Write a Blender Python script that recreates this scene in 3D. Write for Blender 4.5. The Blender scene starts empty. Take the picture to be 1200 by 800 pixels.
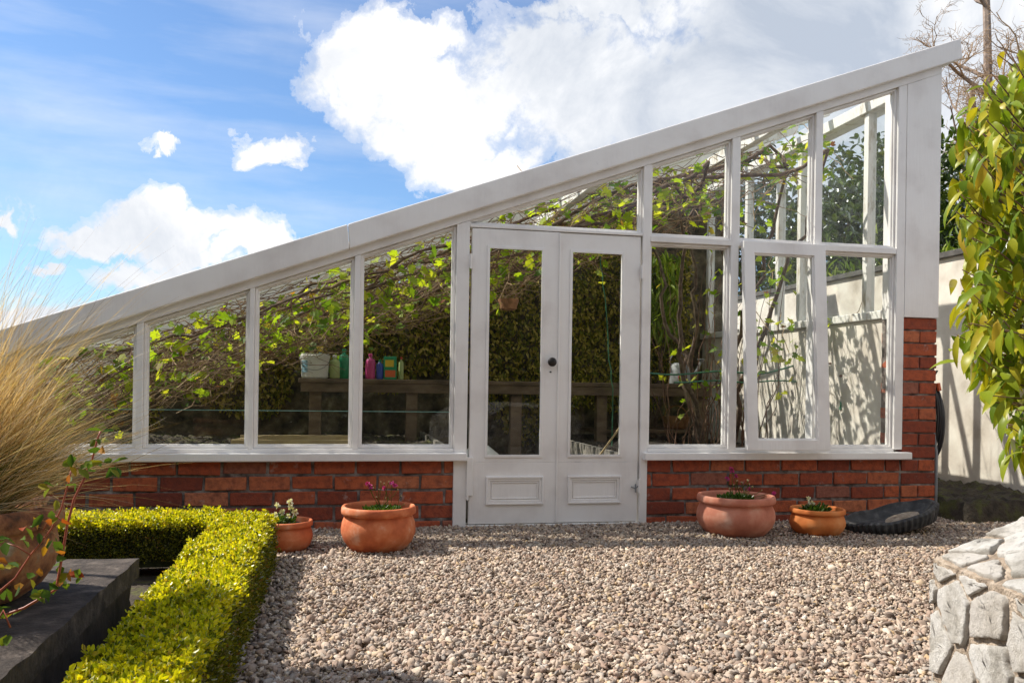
import bpy, math, random
import numpy as np
from mathutils import Vector, Matrix
random.seed(11); RNG = np.random.default_rng(11)
sc = bpy.context.scene
col = sc.collection

# ------------------------------------------------------------------ camera
F = 993.; CX = 600.; CY = 450.; ROLL = .015; TH = math.atan(.2036); CAMH = .88
def ray(x, y):
    u = (x-CX)/F; v = -(y-CY)/F
    a = u*math.cos(ROLL)-v*math.sin(ROLL); b = v*math.cos(ROLL)+u*math.sin(ROLL)
    return Vector((math.sin(TH)+a*math.cos(TH), math.cos(TH)-a*math.sin(TH), b))
def at(x, y, Y):                       # point on the plane at depth Y that this photo pixel sees
    d = ray(x, y); return Vector((0, 0, CAMH))+d*(Y/d.y)
cam_d = bpy.data.cameras.new("camera"); cam = bpy.data.objects.new("camera", cam_d); col.objects.link(cam)
cam_d.sensor_width = 36; cam_d.lens = F/1200*36; cam_d.shift_y = (CY-400)/1200; cam_d.clip_end = 3000; cam_d.clip_start = .05
fw = Vector((math.sin(TH), math.cos(TH), 0)); rt = Vector((math.cos(TH), -math.sin(TH), 0)); up = Vector((0, 0, 1))
cr = rt*math.cos(ROLL)+up*math.sin(ROLL); cu = up*math.cos(ROLL)-rt*math.sin(ROLL)
m = Matrix((cr, cu, -fw)).transposed().to_4x4(); m.translation = (0, 0, CAMH); cam.matrix_world = m
sc.camera = cam

# ------------------------------------------------------------------ node helpers
def newmat(name):
    mt = bpy.data.materials.new(name); mt.use_nodes = True; nt = mt.node_tree; nt.nodes.clear()
    out = nt.nodes.new('ShaderNodeOutputMaterial'); return mt, nt, out
def N(nt, t, **kw):
    n = nt.nodes.new(t)
    for k, v in kw.items():
        if k in n.inputs.keys(): n.inputs[k].default_value = v
        else: setattr(n, k, v)
    return n
def ramp(nt, fac, stops, interp='LINEAR'):
    r = nt.nodes.new('ShaderNodeValToRGB'); r.color_ramp.interpolation = interp
    e = r.color_ramp.elements
    while len(e) < len(stops): e.new(.5)
    for el, (p, c) in zip(e, stops): el.position = p; el.color = tuple(c)+(1,) if len(c) == 3 else c
    nt.links.new(fac, r.inputs[0]); return r.outputs[0]
def noise(nt, scale, detail=4, rough=.55, coord='Object', dist=0, vec=None, stretch=None):
    n = N(nt, 'ShaderNodeTexNoise'); n.inputs['Scale'].default_value = scale; n.inputs['Detail'].default_value = detail
    n.inputs['Roughness'].default_value = rough; n.inputs['Distortion'].default_value = dist
    if vec is None:
        tc = nt.nodes.new('ShaderNodeTexCoord'); vec = tc.outputs[coord]
    if stretch:
        mp = nt.nodes.new('ShaderNodeMapping'); mp.inputs['Scale'].default_value = stretch
        nt.links.new(vec, mp.inputs[0]); vec = mp.outputs[0]
    nt.links.new(vec, n.inputs['Vector']); return n.outputs['Fac']
def mixc(nt, fac, a, b, mode='MIX'):
    mx = nt.nodes.new('ShaderNodeMix'); mx.data_type = 'RGBA'; mx.blend_type = mode
    for s, v in ((0, fac), (6, a), (7, b)):
        if isinstance(v, (int, float)): mx.inputs[s].default_value = v
        elif isinstance(v, tuple): mx.inputs[s].default_value = v+(1,) if len(v) == 3 else v
        else: nt.links.new(v, mx.inputs[s])
    return mx.outputs[2]
def math_(nt, op, a, b=None, c=None, clamp=False):
    n = nt.nodes.new('ShaderNodeMath'); n.operation = op; n.use_clamp = clamp
    for i, v in enumerate((a, b, c)):
        if v is None: continue
        if isinstance(v, (int, float)): n.inputs[i].default_value = v
        else: nt.links.new(v, n.inputs[i])
    return n.outputs[0]
def bump(nt, h, strength=.3, dist=.01):
    b = nt.nodes.new('ShaderNodeBump'); b.inputs['Strength'].default_value = strength; b.inputs['Distance'].default_value = dist
    nt.links.new(h, b.inputs['Height']); return b.outputs[0]
def principled(nt, out, color, rough=.6, normal=None, **kw):
    p = nt.nodes.new('ShaderNodeBsdfPrincipled')
    for k, v in (('Base Color', color), ('Roughness', rough)):
        if isinstance(v, (int, float)): p.inputs[k].default_value = v
        elif isinstance(v, tuple): p.inputs[k].default_value = v+(1,)
        else: nt.links.new(v, p.inputs[k])
    if normal is not None: nt.links.new(normal, p.inputs['Normal'])
    for k, v in kw.items(): p.inputs[k.replace('_', ' ')].default_value = v
    nt.links.new(p.outputs[0], out.inputs[0]); return p
def rnd(nt): return nt.nodes.new('ShaderNodeNewGeometry').outputs['Random Per Island']

def noisy(name, stops, scale=8, rough=.7, b=.3, bd=.005, bscale=None, stretch=None, detail=6, island=0, **kw):
    mt, nt, out = newmat(name)
    f = noise(nt, scale, detail, stretch=stretch)
    if island: f = math_(nt, 'ADD', math_(nt, 'MULTIPLY', f, 1-island), math_(nt, 'MULTIPLY', rnd(nt), island))
    c = ramp(nt, f, stops)
    nb = noise(nt, bscale or scale*6, 6, stretch=stretch)
    principled(nt, out, c, rough, bump(nt, nb, b, bd), **kw); return mt
def leafmat(name, stops, trans=.45, rough=.35, gloss=.12, tint=(1.7, 1.6, .5)):
    mt, nt, out = newmat(name)
    c = ramp(nt, rnd(nt), stops)
    n2 = noise(nt, 30, 3); c = mixc(nt, math_(nt, 'MULTIPLY', n2, .35 if tint[0] > 1.3 else .12), c, (.05, .09, .01), 'MIX')
    d = nt.nodes.new('ShaderNodeBsdfDiffuse'); nt.links.new(c, d.inputs[0])
    t = nt.nodes.new('ShaderNodeBsdfTranslucent'); tc = mixc(nt, 1., c, tint, 'MULTIPLY'); nt.links.new(tc, t.inputs[0])
    m1 = nt.nodes.new('ShaderNodeMixShader'); m1.inputs[0].default_value = trans
    nt.links.new(d.outputs[0], m1.inputs[1]); nt.links.new(t.outputs[0], m1.inputs[2])
    g = nt.nodes.new('ShaderNodeBsdfGlossy'); g.inputs['Roughness'].default_value = rough
    fr = nt.nodes.new('ShaderNodeFresnel'); fr.inputs[0].default_value = 1.4
    m2 = nt.nodes.new('ShaderNodeMixShader'); nt.links.new(math_(nt, 'MULTIPLY', fr.outputs[0], min(1., gloss*2.2)), m2.inputs[0])
    nt.links.new(m1.outputs[0], m2.inputs[1]); nt.links.new(g.outputs[0], m2.inputs[2])
    nt.links.new(m2.outputs[0], out.inputs[0]); return mt

M = {}
# white gloss paint on timber: weathered, faint grain, chipped grime
mt, nt, out = newmat('white_paint')
g = noise(nt, 3.5, 6); g2 = noise(nt, 40, 5, stretch=(1, 1, .12)); sp = noise(nt, 22, 8, .7)
c = ramp(nt, g, [(.3, (.75, .705, .675)), (.5, (.87, .835, .805)), (.72, (.90, .875, .85))])
c = mixc(nt, math_(nt, 'MULTIPLY', ramp(nt, sp, [(.66, (0, 0, 0)), (.76, (1, 1, 1))]), .35), c, (.42, .38, .33))
principled(nt, out, c, .42, bump(nt, g2, .45, .004)); M['paint'] = mt
mt, nt, out = newmat('old_white_paint')
sp = noise(nt, 14, 8, .7, stretch=(1, 1, .3))
c = mixc(nt, ramp(nt, sp, [(.52, (0, 0, 0)), (.66, (1, 1, 1))]), (.78, .76, .72), (.45, .38, .28))
principled(nt, out, c, .6, bump(nt, sp, .4, .003)); M['oldpaint'] = mt
# brick: per-brick colour, pale blooms, rough face
mt, nt, out = newmat('red_brick')
c = ramp(nt, rnd(nt), [(0, (.12, .03, .022)), (.08, (.26, .05, .022)), (.3, (.34, .07, .03)), (.45, (.50, .115, .04)), (.7, (.40, .078, .03)), (.9, (.56, .18, .075)), (1, (.28, .10, .07))])
bl = noise(nt, 9, 7, .7); dk = noise(nt, 26, 5, .6)
c = mixc(nt, math_(nt, 'MULTIPLY', ramp(nt, dk, [(.44, (0, 0, 0)), (.66, (1, 1, 1))]), .6), c, (.12, .032, .022))
c = mixc(nt, math_(nt, 'MULTIPLY', ramp(nt, bl, [(.60, (0, 0, 0)), (.70, (1, 1, 1))]), .6), c, (.48, .38, .34))
principled(nt, out, c, .85, bump(nt, noise(nt, 45, 8, .7), .9, .008)); M['brick'] = mt
M['mortar'] = noisy('mortar', [(.35, (.07, .052, .045)), (.52, (.19, .155, .14)), (.68, (.36, .32, .29))], 14, .95, .8, .006)
# thin horticultural glass with dust
def glass(name, dirt_lo, dirt_hi, dirtcol=(.5, .5, .46), tint=(.975, .985, .98)):
    mt, nt, out = newmat(name)
    tr = nt.nodes.new('ShaderNodeBsdfTransparent'); tr.inputs[0].default_value = tint+(1,)
    gl = nt.nodes.new('ShaderNodeBsdfGlossy'); gl.inputs['Roughness'].default_value = .02
    w = noise(nt, 2.2, 2); nb = bump(nt, w, .12, .01); nt.links.new(nb, gl.inputs['Normal'])
    lw = nt.nodes.new('ShaderNodeLayerWeight'); lw.inputs[0].default_value = .5
    ms = nt.nodes.new('ShaderNodeMixShader'); nt.links.new(math_(nt, 'ADD', .016, math_(nt, 'MULTIPLY', math_(nt, 'POWER', lw.outputs['Facing'], 4.5), .62)), ms.inputs[0])
    nt.links.new(tr.outputs[0], ms.inputs[1]); nt.links.new(gl.outputs[0], ms.inputs[2])
    df = nt.nodes.new('ShaderNodeBsdfDiffuse'); df.inputs[0].default_value = dirtcol+(1,)
    tl = nt.nodes.new('ShaderNodeBsdfTranslucent'); tl.inputs[0].default_value = dirtcol+(1,)
    dm = nt.nodes.new('ShaderNodeMixShader'); dm.inputs[0].default_value = .5
    nt.links.new(df.outputs[0], dm.inputs[1]); nt.links.new(tl.outputs[0], dm.inputs[2])
    n1 = noise(nt, 5, 8, .7, stretch=(1, 1, .35))
    f = math_(nt, 'ADD', math_(nt, 'MULTIPLY', ramp(nt, n1, [(.4, (0, 0, 0)), (.75, (1, 1, 1))]), dirt_hi-dirt_lo), dirt_lo)
    m2 = nt.nodes.new('ShaderNodeMixShader'); nt.links.new(f, m2.inputs[0])
    nt.links.new(ms.outputs[0], m2.inputs[1]); nt.links.new(dm.outputs[0], m2.inputs[2])
    nt.links.new(m2.outputs[0], out.inputs[0]); return mt
M['glass'] = glass('window_glass', .001, .014)
M['roofglass'] = glass('roof_glass', .03, .16, (.62, .60, .52))
M['sideglass'] = glass('side_glass', .008, .05, (.50, .52, .52))
M['joint'] = noisy('glass_edge', [(.3, (.10, .22, .18)), (.7, (.25, .42, .36))], 20, .25, .1)
M['terracotta'] = noisy('terracotta', [(.3, (.36, .075, .025)), (.48, (.52, .13, .042)), (.6, (.60, .19, .075)), (.74, (.66, .36, .24))], 11, .8, .35, .002, 60)
M['terrapink'] = noisy('terracotta_pinkish', [(.3, (.42, .13, .075)), (.5, (.54, .19, .115)), (.62, (.60, .26, .17)), (.76, (.66, .40, .30))], 9, .8, .35, .002, 60)
M['terraorange'] = noisy('terracotta_orange', [(.3, (.54, .13, .025)), (.5, (.66, .20, .045)), (.75, (.72, .32, .12))], 9, .8, .35, .002, 60)
M['terraold'] = noisy('terracotta_weathered', [(.34, (.05, .025, .012)), (.45, (.20, .075, .03)), (.55, (.34, .15, .06)), (.66, (.26, .17, .09)), (.74, (.40, .33, .24))], 17, .9, .8, .006, 70)
M['soil'] = noisy('soil', [(.3, (.015, .011, .008)), (.6, (.05, .037, .026)), (.8, (.09, .07, .05))], 12, .95, 1., .02, 30)
M['soilmoss'] = noisy('mossy_soil', [(.3, (.02, .016, .01)), (.5, (.06, .045, .03)), (.62, (.075, .075, .02)), (.8, (.12, .12, .035))], 9, .95, 1., .02, 45)
M['wood'] = noisy('bench_timber', [(.3, (.07, .045, .028)), (.55, (.15, .10, .062)), (.8, (.24, .18, .12))], 14, .8, .5, .004, 20, stretch=(.3, 1, 1))
M['greywood'] = noisy('grey_timber', [(.3, (.16, .14, .12)), (.7, (.32, .29, .25))], 6, .85, .5, .004, 20)
M['bark'] = noisy('vine_bark', [(.3, (.07, .045, .032)), (.6, (.17, .115, .08)), (.8, (.30, .22, .15))], 25, .9, .8, .004, 60)
M['twig'] = noisy('dry_twig', [(.3, (.28, .17, .09)), (.7, (.48, .34, .2))], 20, .8, .3)
M['darktwig'] = noisy('dark_twig', [(.3, (.10, .05, .03)), (.7, (.24, .13, .08))], 20, .8, .3)
M['redstem'] = noisy('red_stem', [(.3, (.28, .05, .03)), (.7, (.42, .12, .06))], 20, .5, .2)
M['iron'] = noisy('dark_metal', [(.3, (.02, .018, .017)), (.8, (.06, .05, .045))], 30, .4, .2, Metallic=.6)
M['steel'] = noisy('galvanised_steel', [(.3, (.16, .17, .17)), (.7, (.30, .31, .32))], 18, .6, .1, Metallic=.3)
M['render'] = noisy('lime_render', [(.25, (.46, .40, .33)), (.42, (.68, .61, .53)), (.6, (.80, .745, .66)), (.85, (.84, .80, .73))], 4, .9, .4, .004, 26)
M['coping'] = noisy('slate_coping', [(.3, (.06, .055, .05)), (.7, (.16, .15, .14))], 8, .85, .4)
M['backstone'] = noisy('dark_rubble', [(.32, (.02, .016, .012)), (.48, (.09, .07, .045)), (.6, (.15, .12, .075)), (.75, (.34, .29, .21))], 7, .95, 1., .03, 11)
M['rubber'] = noisy('black_rubber', [(.3, (.022, .022, .023)), (.55, (.05, .05, .052)), (.72, (.11, .105, .10))], 20, .7, .4, .003, 80)
M['hose'] = noisy('black_hose', [(.3, (.02, .02, .022)), (.8, (.06, .06, .06))], 10, .4, .1)
M['hosegrey'] = noisy('grey_pipe', [(.3, (.22, .24, .26)), (.8, (.32, .34, .36))], 10, .4, .1)
M['hosegreen'] = noisy('green_hose', [(.3, (.03, .13, .07)), (.8, (.06, .22, .12))], 10, .4, .1)
M['orange'] = noisy('orange_plastic', [(.3, (.6, .11, .03)), (.8, (.7, .16, .05))], 10, .4, .1)
M['red'] = noisy('red_plastic', [(.3, (.5, .04, .03)), (.8, (.6, .07, .05))], 10, .4, .1)
M['tub'] = noisy('white_plastic', [(.3, (.62, .60, .55)), (.8, (.74, .72, .68))], 10, .45, .1)
M['tublabel'] = noisy('blue_label', [(.3, (.10, .28, .38)), (.8, (.45, .6, .66))], 45, .5, .1)
M['greenbottle'] = noisy('pale_green_plastic', [(.3, (.35, .42, .16)), (.8, (.48, .54, .25))], 10, .35, .1)
M['green'] = noisy('green_plastic', [(.3, (.01, .22, .10)), (.8, (.03, .34, .16))], 10, .35, .1)
M['teal'] = noisy('teal_plastic', [(.3, (.03, .26, .28)), (.8, (.08, .42, .42))], 10, .35, .1)
M['pink'] = noisy('magenta_plastic', [(.3, (.45, .04, .18)), (.8, (.6, .08, .26))], 10, .35, .1)
M['blue'] = noisy('blue_plastic', [(.3, (.03, .06, .35)), (.8, (.06, .11, .5))], 10, .35, .1)
M['yellow'] = noisy('yellow_plastic', [(.3, (.65, .45, .03)), (.8, (.75, .55, .06))], 10, .35, .1)
M['wicker'] = noisy('wicker', [(.3, (.20, .09, .04)), (.7, (.45, .22, .10))], 30, .8, .8, .006, 60)
M['cane'] = noisy('bamboo_cane', [(.3, (.45, .33, .16)), (.8, (.6, .46, .26))], 12, .6, .2)
mt, nt, out = newmat('gravel_stone')
c = ramp(nt, rnd(nt), [(0, (.10, .075, .06)), (.12, (.26, .185, .14)), (.3, (.50, .385, .285)), (.42, (.32, .205, .145)), (.58, (.55, .43, .33)), (.72, (.29, .255, .22)), (.86, (.70, .59, .47)), (.95, (.50, .34, .17)), (1, (.84, .77, .68))])
c = mixc(nt, math_(nt, 'MULTIPLY', noise(nt, 70, 3), .45), c, (.20, .15, .12))
principled(nt, out, c, .75, bump(nt, noise(nt, 120, 4), .4, .002)); M['gravel'] = mt
mt, nt, out = newmat('gravel_far')
v = nt.nodes.new('ShaderNodeTexVoronoi'); v.inputs['Scale'].default_value = 42
tc = nt.nodes.new('ShaderNodeTexCoord'); nt.links.new(tc.outputs['Object'], v.inputs['Vector'])
c = ramp(nt, v.outputs['Color'], [(0, (.10, .08, .07)), (.4, (.28, .21, .17)), (.7, (.40, .32, .26)), (1, (.55, .47, .38))])
c = mixc(nt, .72, c, (.03, .022, .016))
principled(nt, out, c, .9, bump(nt, v.outputs['Distance'], -.8, .015)); M['gravelfar'] = mt
mt, nt, out = newmat('pale_limestone')
c0 = ramp(nt, noise(nt, 9, 9, .7), [(.3, (.30, .275, .23)), (.42, (.60, .57, .51)), (.52, (.78, .755, .70)), (.7, (.86, .84, .80))])
c1 = mixc(nt, math_(nt, 'MULTIPLY', rnd(nt), .4), c0, (.56, .48, .39))
c1 = mixc(nt, math_(nt, 'MULTIPLY', ramp(nt, noise(nt, 55, 6, .7), [(.55, (0, 0, 0)), (.68, (1, 1, 1))]), .6), c1, (.25, .23, .20))
principled(nt, out, c1, .9, bump(nt, noise(nt, 34, 12, .78), 1., .02)); M['limestone'] = mt
M['limemortar'] = noisy('lime_mortar', [(.3, (.18, .135, .095)), (.5, (.42, .33, .245)), (.7, (.58, .49, .39))], 30, .95, 1., .02, 90)
M['slab'] = noisy('shade_darkened_slab', [(.3, (.02, .015, .012)), (.48, (.045, .034, .027)), (.62, (.08, .062, .05)), (.78, (.19, .16, .13))], 18, .95, 1., .008, 70)  # dark stone, colour lowered further to carry the shade of grass and pot
M['slabside'] = noisy('shade_darkened_slab_side', [(.3, (.025, .02, .018)), (.7, (.09, .07, .06))], 8, .95, .9, .01, 30)  # plinth sides, shade worked into the stone colour as well
M['treebark'] = noisy('bare_tree_bark', [(.3, (.20, .15, .12)), (.7, (.40, .32, .27))], 6, .9, .5, .02, 20)
M['grass'] = leafmat('dry_grass', [(0, (.18, .10, .03)), (.25, (.52, .36, .16)), (.5, (.74, .57, .32)), (.75, (.86, .74, .52)), (.93, (.92, .86, .74)), (1, (.30, .28, .08))], .5, .5, .05, (1.5, 1.22, .62))
M['grassgreen'] = leafmat('green_grass_blade', [(0, (.07, .08, .02)), (.5, (.17, .17, .04)), (1, (.34, .28, .10))], .3, .5, .05, (1.2, 1.1, .7))
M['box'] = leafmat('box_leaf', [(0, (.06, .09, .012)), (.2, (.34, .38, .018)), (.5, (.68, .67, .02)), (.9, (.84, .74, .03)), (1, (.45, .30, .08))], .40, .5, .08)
M['boxoldshade'] = leafmat('shaded_old_box_leaf', [(0, (.05, .055, .008)), (.4, (.15, .16, .012)), (.75, (.26, .25, .02)), (.9, (.36, .30, .04)), (1, (.30, .13, .04))], .35, .45, .12)  # older side growth, darkened further to paint in the shade on the hedge sides
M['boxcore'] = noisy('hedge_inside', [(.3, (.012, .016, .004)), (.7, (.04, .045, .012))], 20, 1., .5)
M['vineleaf'] = leafmat('vine_leaf', [(0, (.10, .20, .02)), (.35, (.26, .40, .03)), (.7, (.46, .56, .045)), (.95, (.62, .62, .10)), (1, (.34, .14, .05))], .6, .6, .015)
M['redleaf'] = leafmat('withered_vine_leaf', [(0, (.20, .06, .03)), (1, (.42, .16, .08))], .4, .5, .05)
M['creeper'] = leafmat('creeper_leaf', [(0, (.08, .09, .012)), (.4, (.22, .21, .03)), (.7, (.42, .32, .06)), (1, (.62, .48, .16))], .25, .5, .08)
M['fern'] = leafmat('long_leaf', [(0, (.08, .14, .015)), (1, (.26, .34, .03))], .4, .35, .15)
M['shrub'] = leafmat('glossy_shrub_leaf', [(0, (.12, .20, .015)), (.35, (.22, .30, .02)), (.7, (.38, .40, .025)), (.9, (.52, .46, .04)), (1, (.55, .38, .05))], .42, .35, .2)
M['dark_leaf'] = leafmat('dark_evergreen_leaf', [(0, (.02, .04, .01)), (.6, (.05, .085, .015)), (1, (.13, .17, .03))], .25, .35, .2)
M['bankgreen'] = leafmat('bank_leaf', [(0, (.08, .14, .02)), (.6, (.17, .26, .035)), (1, (.34, .40, .12))], .4, .4, .1)
M['roseleaf'] = leafmat('rose_leaf', [(0, (.04, .09, .02)), (.5, (.11, .17, .03)), (.75, (.30, .26, .04)), (.88, (.38, .14, .03)), (1, (.34, .05, .03))], .35, .5, .03)
M['potgreen'] = leafmat('dark_tuft', [(0, (.03, .07, .012)), (1, (.09, .16, .03))], .35, .4, .1)
M['whitepetal'] = leafmat('white_petal', [(0, (.75, .75, .70)), (1, (.85, .85, .82))], .35, .5, .02)
M['pinkpetal'] = leafmat('magenta_petal', [(0, (.42, .03, .25)), (1, (.62, .06, .40))], .35, .5, .02)
M['budtan'] = noisy('seed_head', [(.3, (.45, .34, .16)), (.8, (.6, .5, .3))], 30, .8, .2)

# ------------------------------------------------------------------ mesh helpers
ORG = {}
def tag(o, label, cat, group=None, kind=None):
    if label: o['label'] = label
    if cat: o['category'] = cat
    if group: o['group'] = group
    if kind: o['kind'] = kind
    return o
def thing(name, loc, label, cat, group=None):
    o = bpy.data.objects.new(name, None); col.objects.link(o); o.location = loc; o.empty_display_size = .1
    ORG[o.name] = Vector(loc); return tag(o, label, cat, group)
def link(me, name, mats, parent, origin, smooth, bevel):
    if not isinstance(mats, (list, tuple)): mats = [mats]
    for mm in mats: me.materials.append(mm)
    o = bpy.data.objects.new(name, me); col.objects.link(o)
    if parent is not None: org = ORG[parent.name]; o.parent = parent
    else: org = Vector(origin) if origin is not None else Vector((0, 0, 0)); o.location = org
    ORG[o.name] = org
    if org.length > 0: me.transform(Matrix.Translation(-org))
    if smooth: me.polygons.foreach_set('use_smooth', [True]*len(me.polygons))
    if bevel:
        b = o.modifiers.new('bevel', 'BEVEL'); b.width = bevel; b.segments = 2; b.limit_method = 'ANGLE'
    return o
class MB:
    def __init__(s): s.v = []; s.f = []; s.mi = []; s.cur = 0
    def add(s, vs, fs):
        o = len(s.v); s.v += [tuple(a) for a in vs]; s.f += [tuple(i+o for i in f) for f in fs]; s.mi += [s.cur]*len(fs); return s
    def box(s, x0, x1, y0, y1, z0, z1, j=0):
        r = lambda: random.uniform(-j, j) if j else 0
        vs = [(x+r(), y+r(), z+r()) for z in (z0, z1) for x, y in ((x0, y0), (x1, y0), (x1, y1), (x0, y1))]
        return s.add(vs, [(0, 3, 2, 1), (4, 5, 6, 7), (0, 1, 5, 4), (1, 2, 6, 5), (2, 3, 7, 6), (3, 0, 4, 7)])
    def prism(s, poly, y0, y1):           # polygon in XZ, counter-clockwise seen from -Y
        n = len(poly)
        vs = [(x, y0, z) for x, z in poly]+[(x, y1, z) for x, z in poly]
        return s.add(vs, [tuple(range(n)), tuple(range(2*n-1, n-1, -1))]+[(i, i+n, (i+1) % n+n, (i+1) % n) for i in range(n)])
    def ring(s, outer, inner, y0, y1):
        n = len(outer)
        vs = [(x, y0, z) for x, z in outer]+[(x, y0, z) for x, z in inner]+[(x, y1, z) for x, z in outer]+[(x, y1, z) for x, z in inner]
        fs = []
        for i in range(n):
            j = (i+1) % n
            fs += [(i, j, n+j, n+i), (2*n+i, 3*n+i, 3*n+j, 2*n+j), (i, 2*n+i, 2*n+j, j), (n+i, n+j, 3*n+j, 3*n+i)]
        return s.add(vs, fs)
    def tube(s, pts, rads, n=6, cap=True):
        pts = [Vector(p) for p in pts]
        if not isinstance(rads, (list, tuple)): rads = [rads]*len(pts)
        t = (pts[1]-pts[0]).normalized(); a = t.orthogonal().normalized(); vs = []
        for i, p in enumerate(pts):
            if i: t = (pts[min(i+1, len(pts)-1)]-pts[i-1]).normalized()
            a = (a-t*a.dot(t)).normalized(); b = t.cross(a)
            vs += [p+(a*math.cos(k*2*math.pi/n)+b*math.sin(k*2*math.pi/n))*rads[i] for k in range(n)]
        fs = [(i*n+k, i*n+(k+1) % n, (i+1)*n+(k+1) % n, (i+1)*n+k) for i in range(len(pts)-1) for k in range(n)]
        if cap: fs += [tuple(range(n-1, -1, -1)), tuple((len(pts)-1)*n+k for k in range(n))]
        return s.add(vs, fs)
    def lathe(s, prof, c, n=40, wob=0, rib=None):
        c = Vector(c); vs = []
        for r, z in prof:
            for k in range(n):
                a = 2*math.pi*k/n; q = r*(1+wob*math.sin(3*a+z*9)+wob*.6*math.sin(5*a+1))
                vs.append(c+Vector((q*math.cos(a), q*math.sin(a), z)))
        fs = [(i*n+k, i*n+(k+1) % n, (i+1)*n+(k+1) % n, (i+1)*n+k) for i in range(len(prof)-1) for k in range(n)]
        fs += [tuple(range(n-1, -1, -1)), tuple((len(prof)-1)*n+k for k in range(n))]
        return s.add(vs, fs)
    def bar(s, p, q, w, h):               # square bar from p to q
        p = Vector(p); q = Vector(q); t = (q-p).normalized(); a = t.cross(Vector((0, 0, 1)))
        a = Vector((1, 0, 0)) if a.length < .01 else a.normalized(); b = a.cross(t)
        vs = [o+a*i*w/2+b*k*h/2 for o in (p, q) for i, k in ((-1, -1), (1, -1), (1, 1), (-1, 1))]
        return s.add(vs, [(0, 3, 2, 1), (4, 5, 6, 7), (0, 1, 5, 4), (1, 2, 6, 5), (2, 3, 7, 6), (3, 0, 4, 7)])
    def build(s, name, mats, parent=None, origin=None, smooth=False, bevel=0):
        me = bpy.data.meshes.new(name); me.from_pydata(s.v, [], s.f); 
        me.polygons.foreach_set('material_index', s.mi); me.update()
        return link(me, name, mats, parent, origin, smooth, bevel)
def npmesh(name, V, Fc, mats, parent=None, origin=None, smooth=False):
    """V (n,3) float array, Fc (m,k) int array"""
    me = bpy.data.meshes.new(name); k = Fc.shape[1]
    me.vertices.add(len(V)); me.vertices.foreach_set('co', np.asarray(V, dtype=np.float32).ravel())
    me.loops.add(Fc.size); me.loops.foreach_set('vertex_index', Fc.astype(np.int32).ravel())
    me.polygons.add(len(Fc)); me.polygons.foreach_set('loop_start', np.arange(0, Fc.size, k, dtype=np.int32))
    me.polygons.foreach_set('loop_total', np.full(len(Fc), k, dtype=np.int32))
    me.update(calc_edges=True); me.validate()
    return link(me, name, mats, parent, origin, smooth, 0)
def unit(a): return a/np.maximum(np.linalg.norm(a, axis=1, keepdims=True), 1e-9)
LEAF = (np.array([(0, 0, 0), (.4, .5, .12), (.8, .32, .08), (1, 0, -.05), (.8, -.32, .08), (.4, -.5, .12)]), np.array([(0, 3, 2, 1), (0, 5, 4, 3)]))
def longleaf():
    v = []; f = []; xs = (0, .12, .35, .6, .82, 1); ws = (.04, .3, .5, .46, .27, .02); zs = (0, .02, .02, -.03, -.12, -.24)
    for x, w, z in zip(xs, ws, zs): v += [(x, -w, z+.25*w*.35), (x, 0, z), (x, w, z+.25*w*.35)]
    for i in range(5):
        f += [(3*i, 3*i+3, 3*i+4, 3*i+1), (3*i+1, 3*i+4, 3*i+5, 3*i+2)]
    return np.array(v), np.array(f)
LONG = longleaf()
def lobed():
    # five-lobed toothed vine leaf: centre + outline, quads from the centre
    ang = [180, 155, 120, 95, 75, 52, 38, 18, 0]; rad = [.12, .5, .62, .42, .72, .5, .66, .62, .98]
    pts = [(math.cos(math.radians(a))*r+.0, math.sin(math.radians(a))*r) for a, r in zip(ang, rad)]
    full = pts+[(x, -y) for x, y in pts[-2:0:-1]]
    v = [(0, 0, 0)]+[(x*.6+.1, y*.6, -.10*(x*x+y*y)+.06*abs(y)) for x, y in full]; n = len(full)
    f = [(0, 1+i, 1+(i+1) % n, 1+(i+2) % n) for i in range(0, n, 2)]
    return np.array(v), np.array(f)
LOBED = lobed()
def leaves(name, pos, dr, nr, L, W, tpl, mat, parent=None, origin=None, smooth=False):
    T, Fc = tpl; n = len(pos); dr = unit(dr); y = unit(np.cross(nr, dr)); z = np.cross(dr, y)
    L = np.broadcast_to(L, (n,))[:, None, None]; W = np.broadcast_to(W, (n,))[:, None, None]
    V = pos[:, None]+dr[:, None]*(T[None, :, 0:1]*L)+y[:, None]*(T[None, :, 1:2]*W)+z[:, None]*(T[None, :, 2:3]*L)
    Fa = (Fc[None]+(np.arange(n)*len(T))[:, None, None]).reshape(-1, Fc.shape[1])
    return npmesh(name, V.reshape(-1, 3), Fa, mat, parent, origin, smooth)
def rn(*s): return RNG.normal(size=s)
def ru(a, b, *s): return RNG.uniform(a, b, size=s)

D = 5.10
def zr(x): return 1.788+.3625*x          # top of the roof slope

# ------------------------------------------------------------------ sun, sky, clouds
S = Vector((-.80, .40, 1.0)).normalized()
sl = bpy.data.lights.new('sun', 'SUN'); sl.energy = 5.; sl.angle = math.radians(.53); sl.color = (1, .93, .83)
so = bpy.data.objects.new('sun', sl); col.objects.link(so); so.rotation_euler = S.to_track_quat('Z', 'Y').to_euler(); so.location = S*30
W = bpy.data.worlds.new("World"); sc.world = W; W.use_nodes = True; nt = W.node_tree; nt.nodes.clear()
wo = nt.nodes.new('ShaderNodeOutputWorld')
sky = nt.nodes.new('ShaderNodeTexSky'); sky.sky_type = 'NISHITA'; sky.sun_disc = False
sky.sun_elevation = math.asin(S.z); sky.sun_rotation = math.atan2(S.x, S.y); sky.dust_density = .6; sky.air_density = 1.; sky.ozone_density = 2.2
tc = nt.nodes.new('ShaderNodeTexCoord'); sx = nt.nodes.new('ShaderNodeSeparateXYZ'); nt.links.new(tc.outputs['Generated'], sx.inputs[0])
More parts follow.
